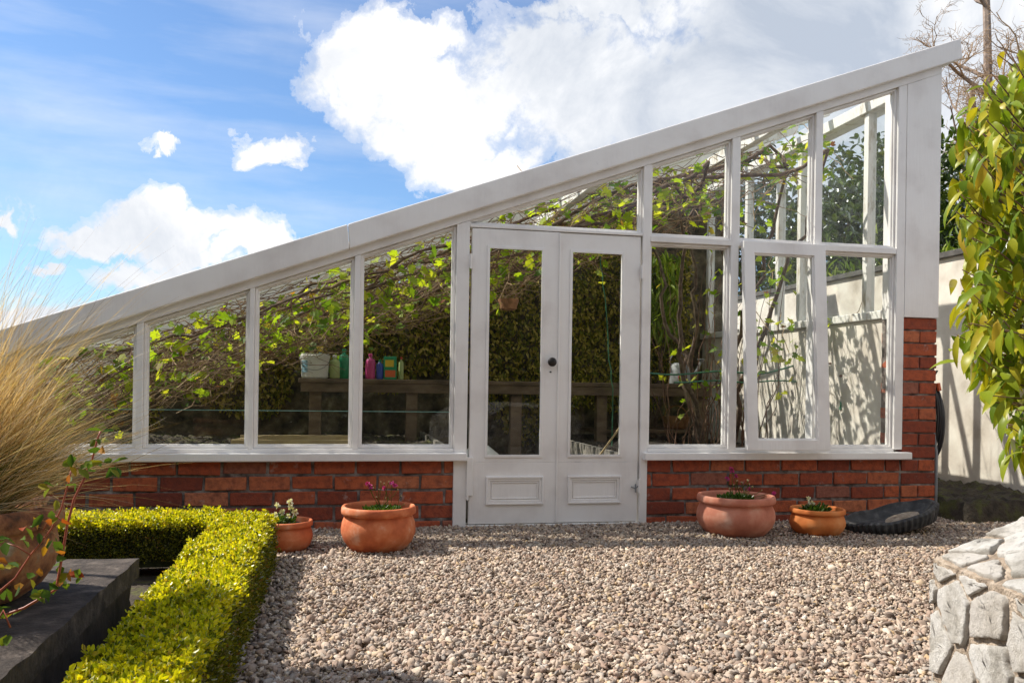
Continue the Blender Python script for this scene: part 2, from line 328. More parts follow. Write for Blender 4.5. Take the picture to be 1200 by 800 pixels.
az = math_(nt, 'ARCTAN2', sx.outputs[0], sx.outputs[1]); el = math_(nt, 'ARCSINE', sx.outputs[2])
cb = nt.nodes.new('ShaderNodeCombineXYZ'); nt.links.new(az, cb.inputs[0]); nt.links.new(el, cb.inputs[1]); vec = cb.outputs[0]
def warp(scale, amt, detail, vin):
    w = nt.nodes.new('ShaderNodeTexNoise'); w.inputs['Scale'].default_value = scale; w.inputs['Detail'].default_value = detail; w.inputs['Roughness'].default_value = .6; nt.links.new(vin, w.inputs['Vector'])
    a = nt.nodes.new('ShaderNodeVectorMath'); a.operation = 'SUBTRACT'; nt.links.new(w.outputs['Color'], a.inputs[0]); a.inputs[1].default_value = (.5, .5, .5)
    b = nt.nodes.new('ShaderNodeVectorMath'); b.operation = 'SCALE'; nt.links.new(a.outputs[0], b.inputs[0]); b.inputs['Scale'].default_value = amt
    c = nt.nodes.new('ShaderNodeVectorMath'); c.operation = 'ADD'; nt.links.new(vin, c.inputs[0]); nt.links.new(b.outputs[0], c.inputs[1]); return c.outputs[0]
wvec = warp(16, .10, 6, warp(5, .12, 3, vec))
def azel(x, y):
    d = ray(x, y).normalized(); return math.atan2(d.x, d.y), math.asin(d.z)
blobs = [(440, 85, 100, 60), (520, 130, 130, 75), (560, 190, 95, 45), (760, 110, 300, 115), (1050, 60, 330, 220), (700, 5, 120, 22), (480, 45, 90, 35), (640, 60, 60, 60),
         (325, 178, 46, 24), (182, 184, 30, 10), (215, 270, 125, 30), (130, 276, 75, 16), (310, 284, 85, 20), (200, 322, 90, 20), (260, 300, 90, 14), (4, 245, 17, 12), (45, 368, 100, 24), (72, 305, 22, 11), (-300, 200, 200, 60), (-700, 100, 300, 150), (1900, 0, 600, 300)]
dens = None
for bx, by, rx, ry in blobs:
    a0, e0 = azel(max(-900, min(bx, 2100)), by); ra = rx/F; re = ry/F
    v1 = nt.nodes.new('ShaderNodeVectorMath'); v1.operation = 'SUBTRACT'; nt.links.new(wvec, v1.inputs[0]); v1.inputs[1].default_value = (a0, e0, 0)
    v2 = nt.nodes.new('ShaderNodeVectorMath'); v2.operation = 'MULTIPLY'; nt.links.new(v1.outputs[0], v2.inputs[0]); v2.inputs[1].default_value = (1/ra, 1/re, 0)
    v3 = nt.nodes.new('ShaderNodeVectorMath'); v3.operation = 'LENGTH'; nt.links.new(v2.outputs[0], v3.inputs[0])
    dd = math_(nt, 'SUBTRACT', 1., v3.outputs['Value'])
    dens = dd if dens is None else math_(nt, 'MAXIMUM', dens, dd)
n1 = noise(nt, 13, 10, .66, vec=vec, dist=.2); n2 = noise(nt, 3.2, 5, .5, vec=vec)
# clouds all round, away from the ones placed above
far = math_(nt, 'SUBTRACT', math_(nt, 'MULTIPLY', math_(nt, 'SUBTRACT', math_(nt, 'ABSOLUTE', math_(nt, 'SUBTRACT', az, .2)), 1.), 1.5), .5, clamp=False)
back = math_(nt, 'MINIMUM', math_(nt, 'SUBTRACT', n2, .40), far)
dens = math_(nt, 'MAXIMUM', dens, math_(nt, 'MULTIPLY', back, 3.))
dd = math_(nt, 'ADD', dens, math_(nt, 'MULTIPLY', math_(nt, 'SUBTRACT', n1, .5), 1.5))
mask = ramp(nt, dd, [(-.0, (0, 0, 0)), (.12, (.42, .42, .42)), (.45, (1, 1, 1))], 'EASE')
# thin high streak
wv = nt.nodes.new('ShaderNodeMapping'); wv.inputs['Rotation'].default_value = (0, 0, math.radians(12)); wv.inputs['Scale'].default_value = (1.2, 7, 1); nt.links.new(vec, wv.inputs[0])
ws = noise(nt, 2.1, 6, .55, vec=wv.outputs[0]); wisp = math_(nt, 'MULTIPLY', ramp(nt, ws, [(.42, (0, 0, 0)), (.75, (1, 1, 1))]), .42)
mask = math_(nt, 'MAXIMUM', mask, wisp)
# body: white tops, blue-grey undersides and the deep grey part to the right
gx, gy = azel(960, 60)
v1 = nt.nodes.new('ShaderNodeVectorMath'); v1.operation = 'SUBTRACT'; nt.links.new(vec, v1.inputs[0]); v1.inputs[1].default_value = (gx, gy, 0)
v2 = nt.nodes.new('ShaderNodeVectorMath'); v2.operation = 'MULTIPLY'; nt.links.new(v1.outputs[0], v2.inputs[0]); v2.inputs[1].default_value = (2.6, 4.2, 0)
v3 = nt.nodes.new('ShaderNodeVectorMath'); v3.operation = 'LENGTH'; nt.links.new(v2.outputs[0], v3.inputs[0])
gr = math_(nt, 'MAXIMUM', math_(nt, 'SUBTRACT', 1.0, v3.outputs['Value']), -.1)
gsh = math_(nt, 'ADD', math_(nt, 'MULTIPLY', gr, .55), math_(nt, 'MULTIPLY', math_(nt, 'SUBTRACT', noise(nt, 6, 9, .62, vec=vec, dist=.5), .44), 2.4))
ccol = ramp(nt, gsh, [(0, (.97, .97, .98)), (.3, (.76, .79, .84)), (.85, (.48, .54, .64))])
b1 = nt.nodes.new('ShaderNodeBackground'); b2 = nt.nodes.new('ShaderNodeBackground')
skc = mixc(nt, 1., sky.outputs[0], (.80, .98, 1.16), 'MULTIPLY')
nt.links.new(skc, b1.inputs[0]); b1.inputs[1].default_value = .10
nt.links.new(ccol, b2.inputs[0]); b2.inputs[1].default_value = .82
mx = nt.nodes.new('ShaderNodeMixShader'); nt.links.new(mask, mx.inputs[0]); nt.links.new(b1.outputs[0], mx.inputs[1]); nt.links.new(b2.outputs[0], mx.inputs[2])
nt.links.new(mx.outputs[0], wo.inputs[0])
sc.view_settings.view_transform = 'Standard'; sc.view_settings.look = 'None'; sc.view_settings.gamma = 1; sc.view_settings.use_curve_mapping = False
sc.view_settings.exposure = .47
sc.cycles.transparent_max_bounces = 24; sc.cycles.max_bounces = 8; sc.cycles.use_denoising = True
sc.cycles.sample_clamp_indirect = 6

# ------------------------------------------------------------------ ground
g = MB(); n = 40; ext = 900
g.add([(-ext, -ext, -.05), (ext, -ext, -.05), (ext, ext, -.05), (-ext, ext, -.05)], [(0, 1, 2, 3)])
tag(g.build('ground', M['soilmoss']), None, None, kind='structure')
g = MB(); g.add([(-.50, -2.5, -.004), (4.7, -2.5, -.004), (4.7, 5.2, -.004), (-.50, 5.2, -.004)], [(0, 1, 2, 3)])
tag(g.build('gravel_yard', M['gravelfar']), None, None, kind='structure')

def ico(sub):
    import bmesh
    bm = bmesh.new(); bmesh.ops.create_icosphere(bm, subdivisions=sub, radius=1)
    v = np.array([x.co[:] for x in bm.verts]); f = np.array([[x.index for x in q.verts] for q in bm.faces]); bm.free(); return v, f
def stones(x0, x1, y0, y1, dens_, size, sub, keep):
    n = int((x1-x0)*(y1-y0)*dens_)
    P = np.stack([ru(x0, x1, n), ru(y0, y1, n), ru(-.004, .017, n)], 1); P = P[keep(P)]; n = len(P)
    v, f = ico(sub)
    sc_ = size*np.exp(rn(n)*.30)
    ax = np.stack([ru(.95, 1.5, n), ru(.7, 1.0, n), ru(.4, .7, n)], 1)*sc_[:, None]
    # random rotations
    q = unit(rn(n, 4)*np.array([1, .42, .42, 1])); w, x, y, z = q.T
    R = np.stack([1-2*(y*y+z*z), 2*(x*y-z*w), 2*(x*z+y*w), 2*(x*y+z*w), 1-2*(x*x+z*z), 2*(y*z-x*w), 2*(x*z-y*w), 2*(y*z+x*w), 1-2*(x*x+y*y)], 1).reshape(n, 3, 3)
    J = v[None]*(1+ru(-.13, .13, n, len(v), 1)); J = J*(1+.28*np.sign(np.sin(J[:, :, 0:1]*3+J[:, :, 2:3]*4+(np.arange(n)*1.7)[:, None, None])))
    V = np.einsum('nij,nvj->nvi', R, J*ax[:, None])+P[:, None]
    Fa = (f[None]+(np.arange(n)*len(v))[:, None, None]).reshape(-1, 3)
    return V.reshape(-1, 3), Fa
def keepf(P):
    X, Y = P[:, 0], P[:, 1]; fwd = X*math.sin(TH)+Y*math.cos(TH); u = (X*math.cos(TH)-Y*math.sin(TH))/fwd
    inhedge = (X < -.36) & (Y < 4.5)
    instone = (X > 1.0+(Y-.2)*.22) & (Y < 1.70)
    return (u > -.5) & (u < .72) & ~inhedge & ~instone & (X < 4.55)
Va, Fa = stones(-.6, 3.0, 1.9, 3.15, 9400, .0078, 2, keepf)
Vb, Fb = stones(-.6, 4.6, 3.15, 5.13, 9400, .0078, 1, keepf)
tag(npmesh('gravel', np.concatenate([Va, Vb]), np.concatenate([Fa, Fb+len(Va)]), M['gravel']), 'pinkish brown pea gravel covering the yard in front of the greenhouse', 'gravel', kind='stuff')

# ------------------------------------------------------------------ greenhouse
GH = thing('greenhouse', (1.0, 5.1, 0), 'white painted timber lean-to greenhouse on a low red brick wall with double doors', 'greenhouse')
def bricks(x0, x1, ztop, zbot, y0, y1, pitch, length, name, half=None, endx=True, facex=False):
    b = MB(); r = 0; z = ztop
    while z > zbot-.02:
        if half: cuts = [x0, x1] if r % 2 == 0 else [x0, (x0+x1)/2, x1]
        else:
            off = (0 if r % 2 else length/2)+random.uniform(-.02, .02); cuts = [x0]; x = x1-off
            xs = []
            while x > x0+.05: xs.append(x); x -= length+random.uniform(-.012, .012)
            cuts = [x0]+xs[::-1]+([x1] if x1-xs[0] > .04 else [])
            if cuts[-1] != x1: cuts[-1] = x1
        for a, c in zip(cuts[:-1], cuts[1:]):
            if c-a < .03: continue
            pr = random.uniform(-.004, .003); zz = random.uniform(-.002, .002)
            b.box(a+.0075, c-.0075, y0+pr, y0+.09, z-pitch+.0155+zz, z+zz, .0038)
            if facex and c == x1: pass
        z -= pitch; r += 1
    o = b.build(name, M['brick'], GH, bevel=.0045)
    return o
o = bricks(-3.0, .742, .412, -.02, D, D, .0905, .252, 'brick_wall')
MB().box(-3.0, .738, D+.009, D+.22, -.06, .414).build('mortar', M['mortar'], o)
o = bricks(1.895, 3.733, .412, -.02, D, D, .0905, .252, 'brick_wall')
MB().box(1.899, 3.99, D+.009, D+.22, -.06, .414).build('mortar', M['mortar'], o)
# the pier at the right-hand corner: bricks show on its front and on its outer side
b = MB(); z = 1.369; r = 0
while z > -.05:
    xs = ((3.737, 4.004),) if r % 2 == 0 else ((3.737, 3.868), (3.868, 4.004))
    for a, c in xs:
        pr = random.uniform(-.003, .003)
        b.box(a+.005, c-.005, D+pr, D+(.105 if r % 2 == 0 else .24), z-.0875+.0125, z, .0022)
    if r % 2 == 0: b.box(3.75, 3.999, D+.117, D+.24, z-.0875+.0125, z, .0022)
    z -= .0875; r += 1
o = b.build('brick_pier', M['brick'], GH, bevel=.0045)
MB().box(3.742, 3.992, D+.011, D+.232, -.05, 1.371).build('mortar', M['mortar'], o)

def inset(poly, d):
    n = len(poly); res = []
    for i in range(n):
        p0 = Vector(poly[i-1]); p1 = Vector(poly[i]); p2 = Vector(poly[(i+1) % n])
        e1 = (p1-p0).normalized(); e2 = (p2-p1).normalized()
        n1 = Vector((-e1.y, e1.x)); n2 = Vector((-e2.y, e2.x)); k = 1+n1.dot(n2)
        q = p1+(n1+n2)*d/k; res.append((q.x, q.y))
    return res
YF = D-.012                                   # face of the frame
def post(x0, x1, z0, z1a, z1b, y0=YF, y1=D+.075, name='post'):
    return MB().prism([(x0, z0), (x1, z0), (x1, z1b), (x0, z1a)], y0, y1).build(name, M['paint'], GH, bevel=.003)
TR = .196                                     # roof top down to the top of the glazing rebate
# posts and mullions
for x0, x1 in ((-3.0, -2.93), (-2.335, -2.305), (-1.725, -1.69), (-1.122, -1.086), (-.514, -.486), (.078, .112)):
    post(x0, x1, .478, zr(x0)-TR, zr(x1)-TR)
post(.682, .762, .0, zr(.682)-TR, zr(.762)-TR); post(1.868, 1.918, .0, zr(1.868)-TR, zr(1.918)-TR)
for x0, x1 in ((2.468, 2.522), (3.062, 3.112)): post(x0, x1, .478, zr(x0)-TR, zr(x1)-TR)
post(3.672, 3.734, .478, zr(3.672)-TR, zr(3.734)-TR)
post(3.736, 3.998, 1.373, zr(3.736)-TR, zr(3.998)-TR, YF-.002, D+.23, 'corner_post')
MB().prism([(-3.0, zr(-3.)-TR+.001), (3.998, zr(3.998)-TR+.001), (3.998, zr(3.998)-.10), (-3.0, zr(-3.)-.10)], YF-.001, D+.075).build('top_rail', M['paint'], GH, bevel=.003)
# sloping bargeboard: two lengths butted at a visible joint, wrapped over the roof edge
for a, c in ((-3.12, .032), (.035, 4.105)):
    vo = .0
    poly = [(a, zr(a)-.148), (c+(.018 if c > 4 else .012), zr(c)-.148+(.012 if c > 4 else .004)), (c, zr(c)), (a, zr(a))]
    if a > 0: poly[0] = (a+.012, zr(a+.012)-.148)
    MB().prism(poly, D-.058, D-.016).build('bargeboard', M['paint'], GH, bevel=.007)
MB().prism([(3.999, zr(4.)-.145), (4.10, zr(4.10)-.14), (4.10, zr(4.10)-.005), (3.999, zr(4.)-.005)], D-.015, D+.25).build('soffit', M['paint'], GH, bevel=.003)
# sills
MB().box(-3.02, .757, D-.062, D+.10, .414, .462).build('sill', M['paint'], GH, bevel=.006)
MB().box(1.885, 3.778, D-.062, D+.10, .414, .462).build('sill', M['paint'], GH, bevel=.006)
MB().box(-3.0, .681, YF, D+.08, .463, .485).build('bottom_rail', M['paint'], GH, bevel=.003)
MB().box(1.919, 3.671, YF, D+.08, .463, .485).build('bottom_rail', M['paint'], GH, bevel=.003)

def window(poly, bead=.014, y=D+.012, gl=M['glass'], lap=False, thick=.045, name='window'):
    inn = inset(poly, bead)
    w = MB().ring(poly, inn, y, y+thick).ring(inset(poly, bead-.001), inset(poly, bead+.008), y+.014, y+thick-.004).build(name, M['paint'], GH, bevel=.002)
    g_ = inset(poly, bead-.004)
    p = MB().prism(g_, y+.022, y+.026).build('pane', gl, w)
    if lap: MB().box(g_[0][0]+.012, g_[1][0]-.012, y+.0195, y+.0215, lap-.0022, lap+.0022).build('glass_joint', M['joint'], w)
    return w
def slopepoly(x0, x1, z0): return [(x0, z0), (x1, z0), (x1, zr(x1)-TR-.001), (x0, zr(x0)-TR-.001)]
for x0, x1 in ((-2.929, -2.336), (-2.304, -1.726), (-1.689, -1.123), (-1.085, -.515), (-.485, .077), (.113, .681)):
    window(slopepoly(x0, x1, .486), lap=.705)
# transom rail right of the door and the lights above and below it
MB().box(1.919, 3.671, YF+.001, D+.07, 1.796, 1.834).build('transom_rail', M['paint'], GH, bevel=.003)
for x0, x1 in ((1.919, 2.467), (2.523, 3.061), (3.113, 3.671)):
    window(slopepoly(x0, x1, 1.835))
for x0, x1 in ((1.919, 2.467), (3.113, 3.671)):
    window([(x0, .486), (x1, .486), (x1, 1.795), (x0, 1.795)])
# light over the doors: a sloping triangle with a blunt left end
MB().box(.763, 1.867, YF+.001, D+.07, 1.829, 1.846).build('door_head', M['paint'], GH, bevel=.002)
window([(.763, 1.847), (1.867, 1.847), (1.867, zr(1.867)-TR-.001), (.763, zr(.763)-TR+.001)], bead=.012)

# casement pushed open at the foot
cz, cy = 1.822, D-.014
def tilt(o, ang=math.atan(.095/1.34)):
    for c_ in [o]+list(o.children):
        me = c_.data; org = ORG[c_.name]; mt_ = Matrix.Translation(Vector((0, cy, cz))-org)@Matrix.Rotation(-ang, 4, 'X')@Matrix.Translation(-(Vector((0, cy, cz))-org)); me.transform(mt_)
outer = [(2.535, .478), (3.115, .478), (3.115, 1.822), (2.535, 1.822)]; inner = [(2.607, .545), (3.03, .545), (3.03, 1.745), (2.607, 1.745)]
w = MB().ring(outer, inner, cy-.042, cy).ring([(2.6, .538), (3.037, .538), (3.037, 1.752), (2.6, 1.752)], inset(inner, .010), cy-.030, cy-.006).build('casement', M['paint'], GH, bevel=.003)
MB().prism(inset(inner, -.003), cy-.022, cy-.018).build('pane', M['glass'], w)
tilt(w)
MB().tube([(2.83, D-.07, .52), (2.83, D+.05, .50)], .004, 6).build('casement_stay', M['iron'], GH)

# double doors
def door(x0, x1, gx0, gx1, px0, px1, y):
    g0 = [(gx0, .44), (gx1, .44), (gx1, 1.713), (gx0, 1.713)]
    d = MB().ring([(x0, .40), (x1, .40), (x1, 1.824), (x0, 1.824)], g0, y, y+.04)
    d.box(x0, x1, y, y+.04, .026, .3999)
    d = d.build('door', M['paint'], GH, bevel=.003)
    MB().ring(inset(g0, -.010), inset(g0, .008), y-.006, y-.0002).build('glazing_bead', M['paint'], d, bevel=.002)
    MB().prism(inset(g0, -.0005), y+.016, y+.020).build('pane', M['glass'], d)
    p0 = [(px0, .143), (px1, .143), (px1, .316), (px0, .316)]
    mo = MB().ring(p0, inset(p0, .013), y-.015, y-.0002).ring(inset(p0, .0131), inset(p0, .028), y-.009, y-.0002).ring(inset(p0, .034), inset(p0, .041), y-.006, y-.0002)
    mo.build('panel_moulding', M['paint'], d, bevel=.003)
    return d
dl = door(.778, 1.328, .880, 1.222, .882, 1.243, D-.008)
dr = door(1.333, 1.858, 1.405, 1.741, 1.400, 1.748, D-.001)
prof = [(.006, 0), (.011, .001), (.009, .014), (.010, .022), (.021, .026), (.027, .034), (.028, .042), (.022, .050), (.008, .053)]
kb = MB().lathe(prof, (0, 0, 0), 20); R = Matrix.Rotation(math.radians(90), 4, 'X')
kb.v = [tuple(R@Vector(v)+Vector((1.279, D-.008, 1.02))) for v in kb.v]; kb.build('knob', M['iron'], dl, smooth=True)
MB().tube([(1.279, D-.0085, .962), (1.279, D-.010, .956)], [.007, .005], 8).build('keyhole_cover', M['iron'], dl)
for zz in (1.62, .22): MB().box(.758, .779, D-.020, D-.0122, zz-.04, zz+.04).tube([(.7685, D-.024, zz-.045), (.7685, D-.024, zz+.045)], .006, 8).build('hinge', M['paint'], dl)
for zz in (1.60, .25): MB().box(1.852, 1.876, D-.020, D-.0122, zz-.04, zz+.04).tube([(1.861, D-.024, zz-.045), (1.861, D-.024, zz+.045)], .006, 8).build('hinge', M['paint'], dr)
MB().box(.760, .800, D-.030, D-.0125, .20, .435).build('weather_strip', M['paint'], dl, bevel=.004)
MB().box(1.322, 1.3325, D-.016, D-.0085, .03, 1.82).build('meeting_bead', M['paint'], dl, bevel=.002)
MB().tube([(1.812, D-.012, .245), (1.838, D-.022, .235), (1.86, D-.018, .252)], .004, 6).tube([(1.838, D-.02, .262), (1.84, D-.022, .21)], .004, 6).build('latch_hook', M['steel'], dr)
MB().box(.763, 1.867, D-.02, D+.09, -.02, .021).build('threshold', M['oldpaint'], GH, bevel=.003)

# roof: rafters up the slope, purlins across, dusty panes
DB = 8.40
rf = MB()
for k in range(7):
    y0 = D+.0+k*.47+.004; y1 = y0+.462
    rf.prism([(-3.05, zr(-3.05)-.040), (4.08, zr(4.08)-.040), (4.08, zr(4.08)-.034), (-3.05, zr(-3.05)-.034)], y0, y1)
rf.build('roof_glazing', M['roofglass'], GH)
for k in range(1, 8):
    y = D+k*.47
    MB().prism([(-3.0, zr(-3.)-.12), (3.74, zr(3.74)-.12), (3.74, zr(3.74)-.041), (-3.0, zr(-3.)-.041)], y-.018, y+.022).build('rafter', M['oldpaint'], GH, bevel=.003)
for x in (-1.6, .1, 1.6, 2.9):
    MB().prism([(x-.03, zr(x)-.205), (x+.03, zr(x)-.205), (x+.03, zr(x)-.122), (x-.03, zr(x)-.125)], D+.09, DB-.02).build('purlin', M['oldpaint'], GH, bevel=.003)
# right side: rendered dwarf wall, posts, wall plate, side glass
MB().box(3.76, 3.985, D+.245, DB, -.05, 1.38).build('side_wall', M['render'], GH, bevel=.01)
MB().box(3.735, 4.0, D+.245, DB, 1.381, 1.44).build('side_sill', M['oldpaint'], GH, bevel=.006)
for y in (5.58, 6.50, 6.86, 7.45, 8.30):
    MB().box(3.762, 3.83, y-.028, y+.028, 1.441, 2.90).build('side_post', M['oldpaint'], GH, bevel=.004)
MB().box(3.74, 3.90, D+.235, DB, 2.901, 2.985).build('wall_plate', M['oldpaint'], GH, bevel=.004)
MB().box(3.80, 3.805, D+.235, DB, 1.442, 2.90).build('side_glazing', M['sideglass'], GH)
# back wall and low left end
MB().prism([(-3.2, -.05), (4.0, -.05), (4.0, zr(4.)-.13), (-3.2, zr(-3.2)-.13)], DB+.001, DB+.4).build('back_wall', M['backstone'], GH)
MB().box(-3.1, -2.99, D+.08, DB, -.05, .60).build('end_wall', M['render'], GH)

# floor and raised beds inside
MB().add([(-2.98, D+.22, .02), (3.76, D+.22, .02), (3.76, DB, .02), (-2.98, DB, .02)], [(0, 1, 2, 3)]).build('floor', M['soil'], GH)
def bumpy(name, x0, x1, y0, y1, z, amp, mat, nx=60, ny=60, parent=None):
    xs, ys = np.meshgrid(np.linspace(x0, x1, nx), np.linspace(y0, y1, ny)); P = np.stack([xs.ravel(), ys.ravel()], 1)
    zz = z+amp*(np.sin(P[:, 0]*3.1+P[:, 1]*1.7)*.4+np.sin(P[:, 0]*7.3-P[:, 1]*5.1)*.3+rn(len(P))*.25)
    edge = (P[:, 0] < x0+1e-4) | (P[:, 0] > x1-1e-4) | (P[:, 1] < y0+1e-4) | (P[:, 1] > y1-1e-4); zz[edge] = min(0., z-.1)
    V = np.column_stack([P, zz]); i = np.arange((nx-1)*(ny-1)); r_, c_ = i//(nx-1), i % (nx-1); a = r_*nx+c_
    return npmesh(name, V, np.stack([a, a+1, a+nx+1, a+nx], 1), mat, parent, smooth=True)
bumpy('soil_bed', -2.95, .78, D+.24, DB-.01, .36, .045, M['soilmoss'], 110, 90, GH)
bumpy('soil_bed', 2.0, 3.75, D+.24, DB-.01, .36, .04, M['soil'], 60, 80, GH)
MB().box(.785, .82, D+.25, DB-.02, .0, .40).build('bed_board', M['greywood'], GH)
MB().box(1.955, 1.99, D+.25, DB-.02, .0, .40).build('bed_board', M['greywood'], GH)

# ------------------------------------------------------------------ workbench and what stands on it
WB = thing('workbench', (1.5, 7.65, .02), 'long rough timber potting bench along the back wall inside the greenhouse', 'workbench')
BZ = .905
for k in range(3): MB().box(-.34, 3.42, 7.36+k*.20, 7.55+k*.20, BZ-.035, BZ, .002).build('bench_plank', M['wood'], WB, bevel=.004)
MB().box(-.32, 3.40, 7.37, 7.40, BZ-.115, BZ-.037).build('apron', M['wood'], WB, bevel=.003)
for x, zb in ((-.20, .33), (.62, .33), (1.55, .02), (2.35, .33), (3.33, .33)):
    MB().box(x-.05, x+.05, 7.405, 7.49, zb, BZ-.037, .003).build('leg', M['wood'], WB, bevel=.004)
MB().box(2.30, 3.38, 7.50, 7.93, .445, .475).build('lower_shelf', M['wood'], WB, bevel=.003)
def on_bench(x, y=7.52): p = at(x, 440, y); return Vector((p.x, y, BZ+.001))
p = on_bench(369)
T = thing('bucket', p, 'white lidded plastic tub with a blue label and wire handle on the potting bench', 'tub')
MB().lathe([(.105, 0), (.112, .01), (.122, .17), (.127, .172), (.127, .195), (.120, .20)], p, 36).build('tub_body', M['tub'], T, smooth=False)
MB().lathe([(.10, .2005), (.118, .201), (.118, .212), (.05, .214)], p, 36).build('lid', M['tub'], T)
b = MB(); 
a0 = math.radians(205)
vs = []; 
for i in range(7):
    a = a0+i*math.radians(6)
    for z in (.05, .15): vs.append(p+Vector(((.1168+z*.03)*math.cos(a), (.1168+z*.03)*math.sin(a), z)))
vs2 = [v+(v-p).normalized()*.0015 for v in vs]
b.add(vs2, [(2*i, 2*i+2, 2*i+3, 2*i+1) for i in range(6)]).build('label_patch', M['tublabel'], T)
b = MB(); b.tube([p+Vector((.128*math.cos(t), -.128*abs(math.sin(t))-.004, .18-.11*math.sin(t))) for t in [math.pi*i/14 for i in range(15)]], .0025, 5).build('handle', M['steel'], T)
def bottle(name, x, r, h, mat, capm, label, cat, y=7.52, shape=0, gp='bottles on the potting bench'):
    p = on_bench(x, y); T = thing(name, p, label, cat, gp)
    MB().lathe([(r*.9, 0), (r, .008), (r, h*.68), (r*.85, h*.78), (r*.35, h*.84), (r*.35, h*.90)], p, 20).build('bottle_body', mat, T, smooth=True)
    if shape:
        q = p+Vector((0, 0, h*.9)); MB().lathe([(r*.4, 0), (r*.4, .02), (r*.3, .03)], q, 12).box(q.x-.055, q.x+.02, q.y-.012, q.y+.012, q.z+.03, q.z+.052).tube([q+Vector((-.02, 0, .03)), q+Vector((-.04, 0, -.02))], .005, 5).build('trigger', capm, T)
    else: MB().lathe([(r*.42, h*.9), (r*.42, h), (r*.3, h+.002)], p, 14).build('cap', capm, T)
bottle('bottle', 392, .044, .20, M['greenbottle'], M['tub'], 'pale green squat bottle right beside the white tub', 'bottle')
bottle('bottle', 403, .045, .26, M['green'], M['green'], 'taller dark green bottle, right of the pale green one', 'bottle', 7.62)
bottle('spray_bottle', 376, .05, .26, M['teal'], M['yellow'], 'teal spray bottle with a yellow trigger behind the white tub', 'spray bottle', 7.75, 1)
bottle('bottle', 434, .042, .22, M['pink'], M['pink'], 'magenta plastic bottle on the bench, left of the blue one', 'bottle')
bottle('bottle', 445, .032, .17, M['blue'], M['green'], 'small blue bottle with green cap between the magenta bottle and the feed carton', 'bottle')
bottle('bottle', 470, .022, .20, M['greenbottle'], M['red'], 'thin bottle with a red cap at the right end of the bottle row', 'bottle', 7.6)
p = on_bench(457); T = thing('feed_carton', p, 'bright green and yellow plant feed carton on the bench', 'carton')
MB().box(p.x-.055, p.x+.055, p.y-.03, p.y+.03, p.z, p.z+.20).build('carton_body', M['green'], T, bevel=.004)
MB().box(p.x-.045, p.x+.045, p.y-.032, p.y-.0305, p.z+.02, p.z+.08).build('red_panel', M['orange'], T)
MB().box(p.x-.045, p.x+.03, p.y-.032, p.y-.0305, p.z+.11, p.z+.17).build('yellow_panel', M['yellow'], T)
# watering can
p = on_bench(797, 7.55); T = thing('watering_can', p, 'grey galvanised watering can on the right part of the bench', 'watering can')
MB().lathe([(.10, 0), (.10, .01), (.095, .17), (.08, .19), (.055, .20)], p, 28).build('can_body', M['steel'], T, smooth=True)
MB().tube([p+Vector((.09, 0, .04)), p+Vector((.17, 0, .13)), p+Vector((.21, 0, .22))], [.018, .014, .012], 8).lathe([(.012, .21), (.035, .235), (.033, .24)], p+Vector((.21, 0, .0)), 14).build('spout', M['steel'], T)
MB().tube([p+Vector((-.085, 0, .17))]+[p+Vector((-.02-.085*math.cos(t), 0, .20+.10*math.sin(t))) for t in [math.pi*i/8 for i in range(9)]], .007, 7).build('handle', M['steel'], T)
MB().tube([p+Vector((-.03, -.1005, .06)), p+Vector((-.03, -.104, .06))], .03, 12).build('red_mark', M['red'], T)
# basket on the lower shelf
pb = Vector((at(792, 500, 7.7).x, 7.70, .476)); T = thing('basket', pb, 'brown wicker basket with a hoop handle on the shelf below the watering can', 'basket')
bk = MB(); bk.lathe([(.09, 0), (.11, .02), (.13, .11), (.125, .12), (.11, .11)], pb, 40, .02).build('basket_body', M['wicker'], T)
MB().tube([pb+Vector((.12*math.cos(t), 0, .10+.12*math.sin(t))) for t in [math.pi*i/12 for i in range(13)]], .007, 7).build('handle', M['wicker'], T)
# hanging basket, cane, twine, sack, loose boards
ph = at(596, 352, 6.0)
T = thing('hanging_basket', ph, 'small woven basket hanging on a rope behind the left door', 'hanging basket')
MB().lathe([(.045, -.07), (.06, -.06), (.075, .0), (.078, .008), (.07, .010)], ph, 24, .03).build('basket_body', M['wicker'], T)
MB().tube([ph+Vector((-.07, 0, .0)), ph+Vector((0, 0, .16)), ph+Vector((.07, 0, .0))], .003, 5).tube([ph+Vector((0, 0, .16)), Vector((ph.x+.01, ph.y, zr(ph.x)-.12))], .006, 6).build('rope', M['twig'], T)
tag(MB().tube([(1.62, 5.95, .021), (1.93, 5.22, .82)], .007, 7).build('garden_cane', M['cane'], origin=(1.62, 5.95, .02)), 'pale bamboo cane leaning inside the right door', 'cane')
q0 = at(703, 300, 6.9); q1 = at(718, 455, 6.9)
tag(MB().tube([q0+(q1-q0)*t+Vector((random.uniform(-.012, .012), 0, 0)) for t in [i/14 for i in range(15)]]+[Vector((q1.x, 6.9, .03))], .005, 5).build('garden_twine', M['hosegreen'], origin=(q1.x, 6.9, .03)), 'green garden twine hanging down behind the right door', 'twine')
sk = MB(); sk.lathe([(.10, .0), (.15, .03), (.17, .20), (.13, .36), (.06, .42)], (.985, 5.95, .021), 24, .09)
tag(sk.build('sack', M['tub'], smooth=True, origin=(.985, 5.95, .02)), 'white sack standing on the floor just inside the left door', 'sack')
T = thing('cold_frame', (at(345, 510, 6.7).x, 6.9, .37), 'low frame of pale boards lying on the soil bed behind the windows', 'wooden frame')
c = Vector((at(345, 510, 6.7).x, 6.9, .40))
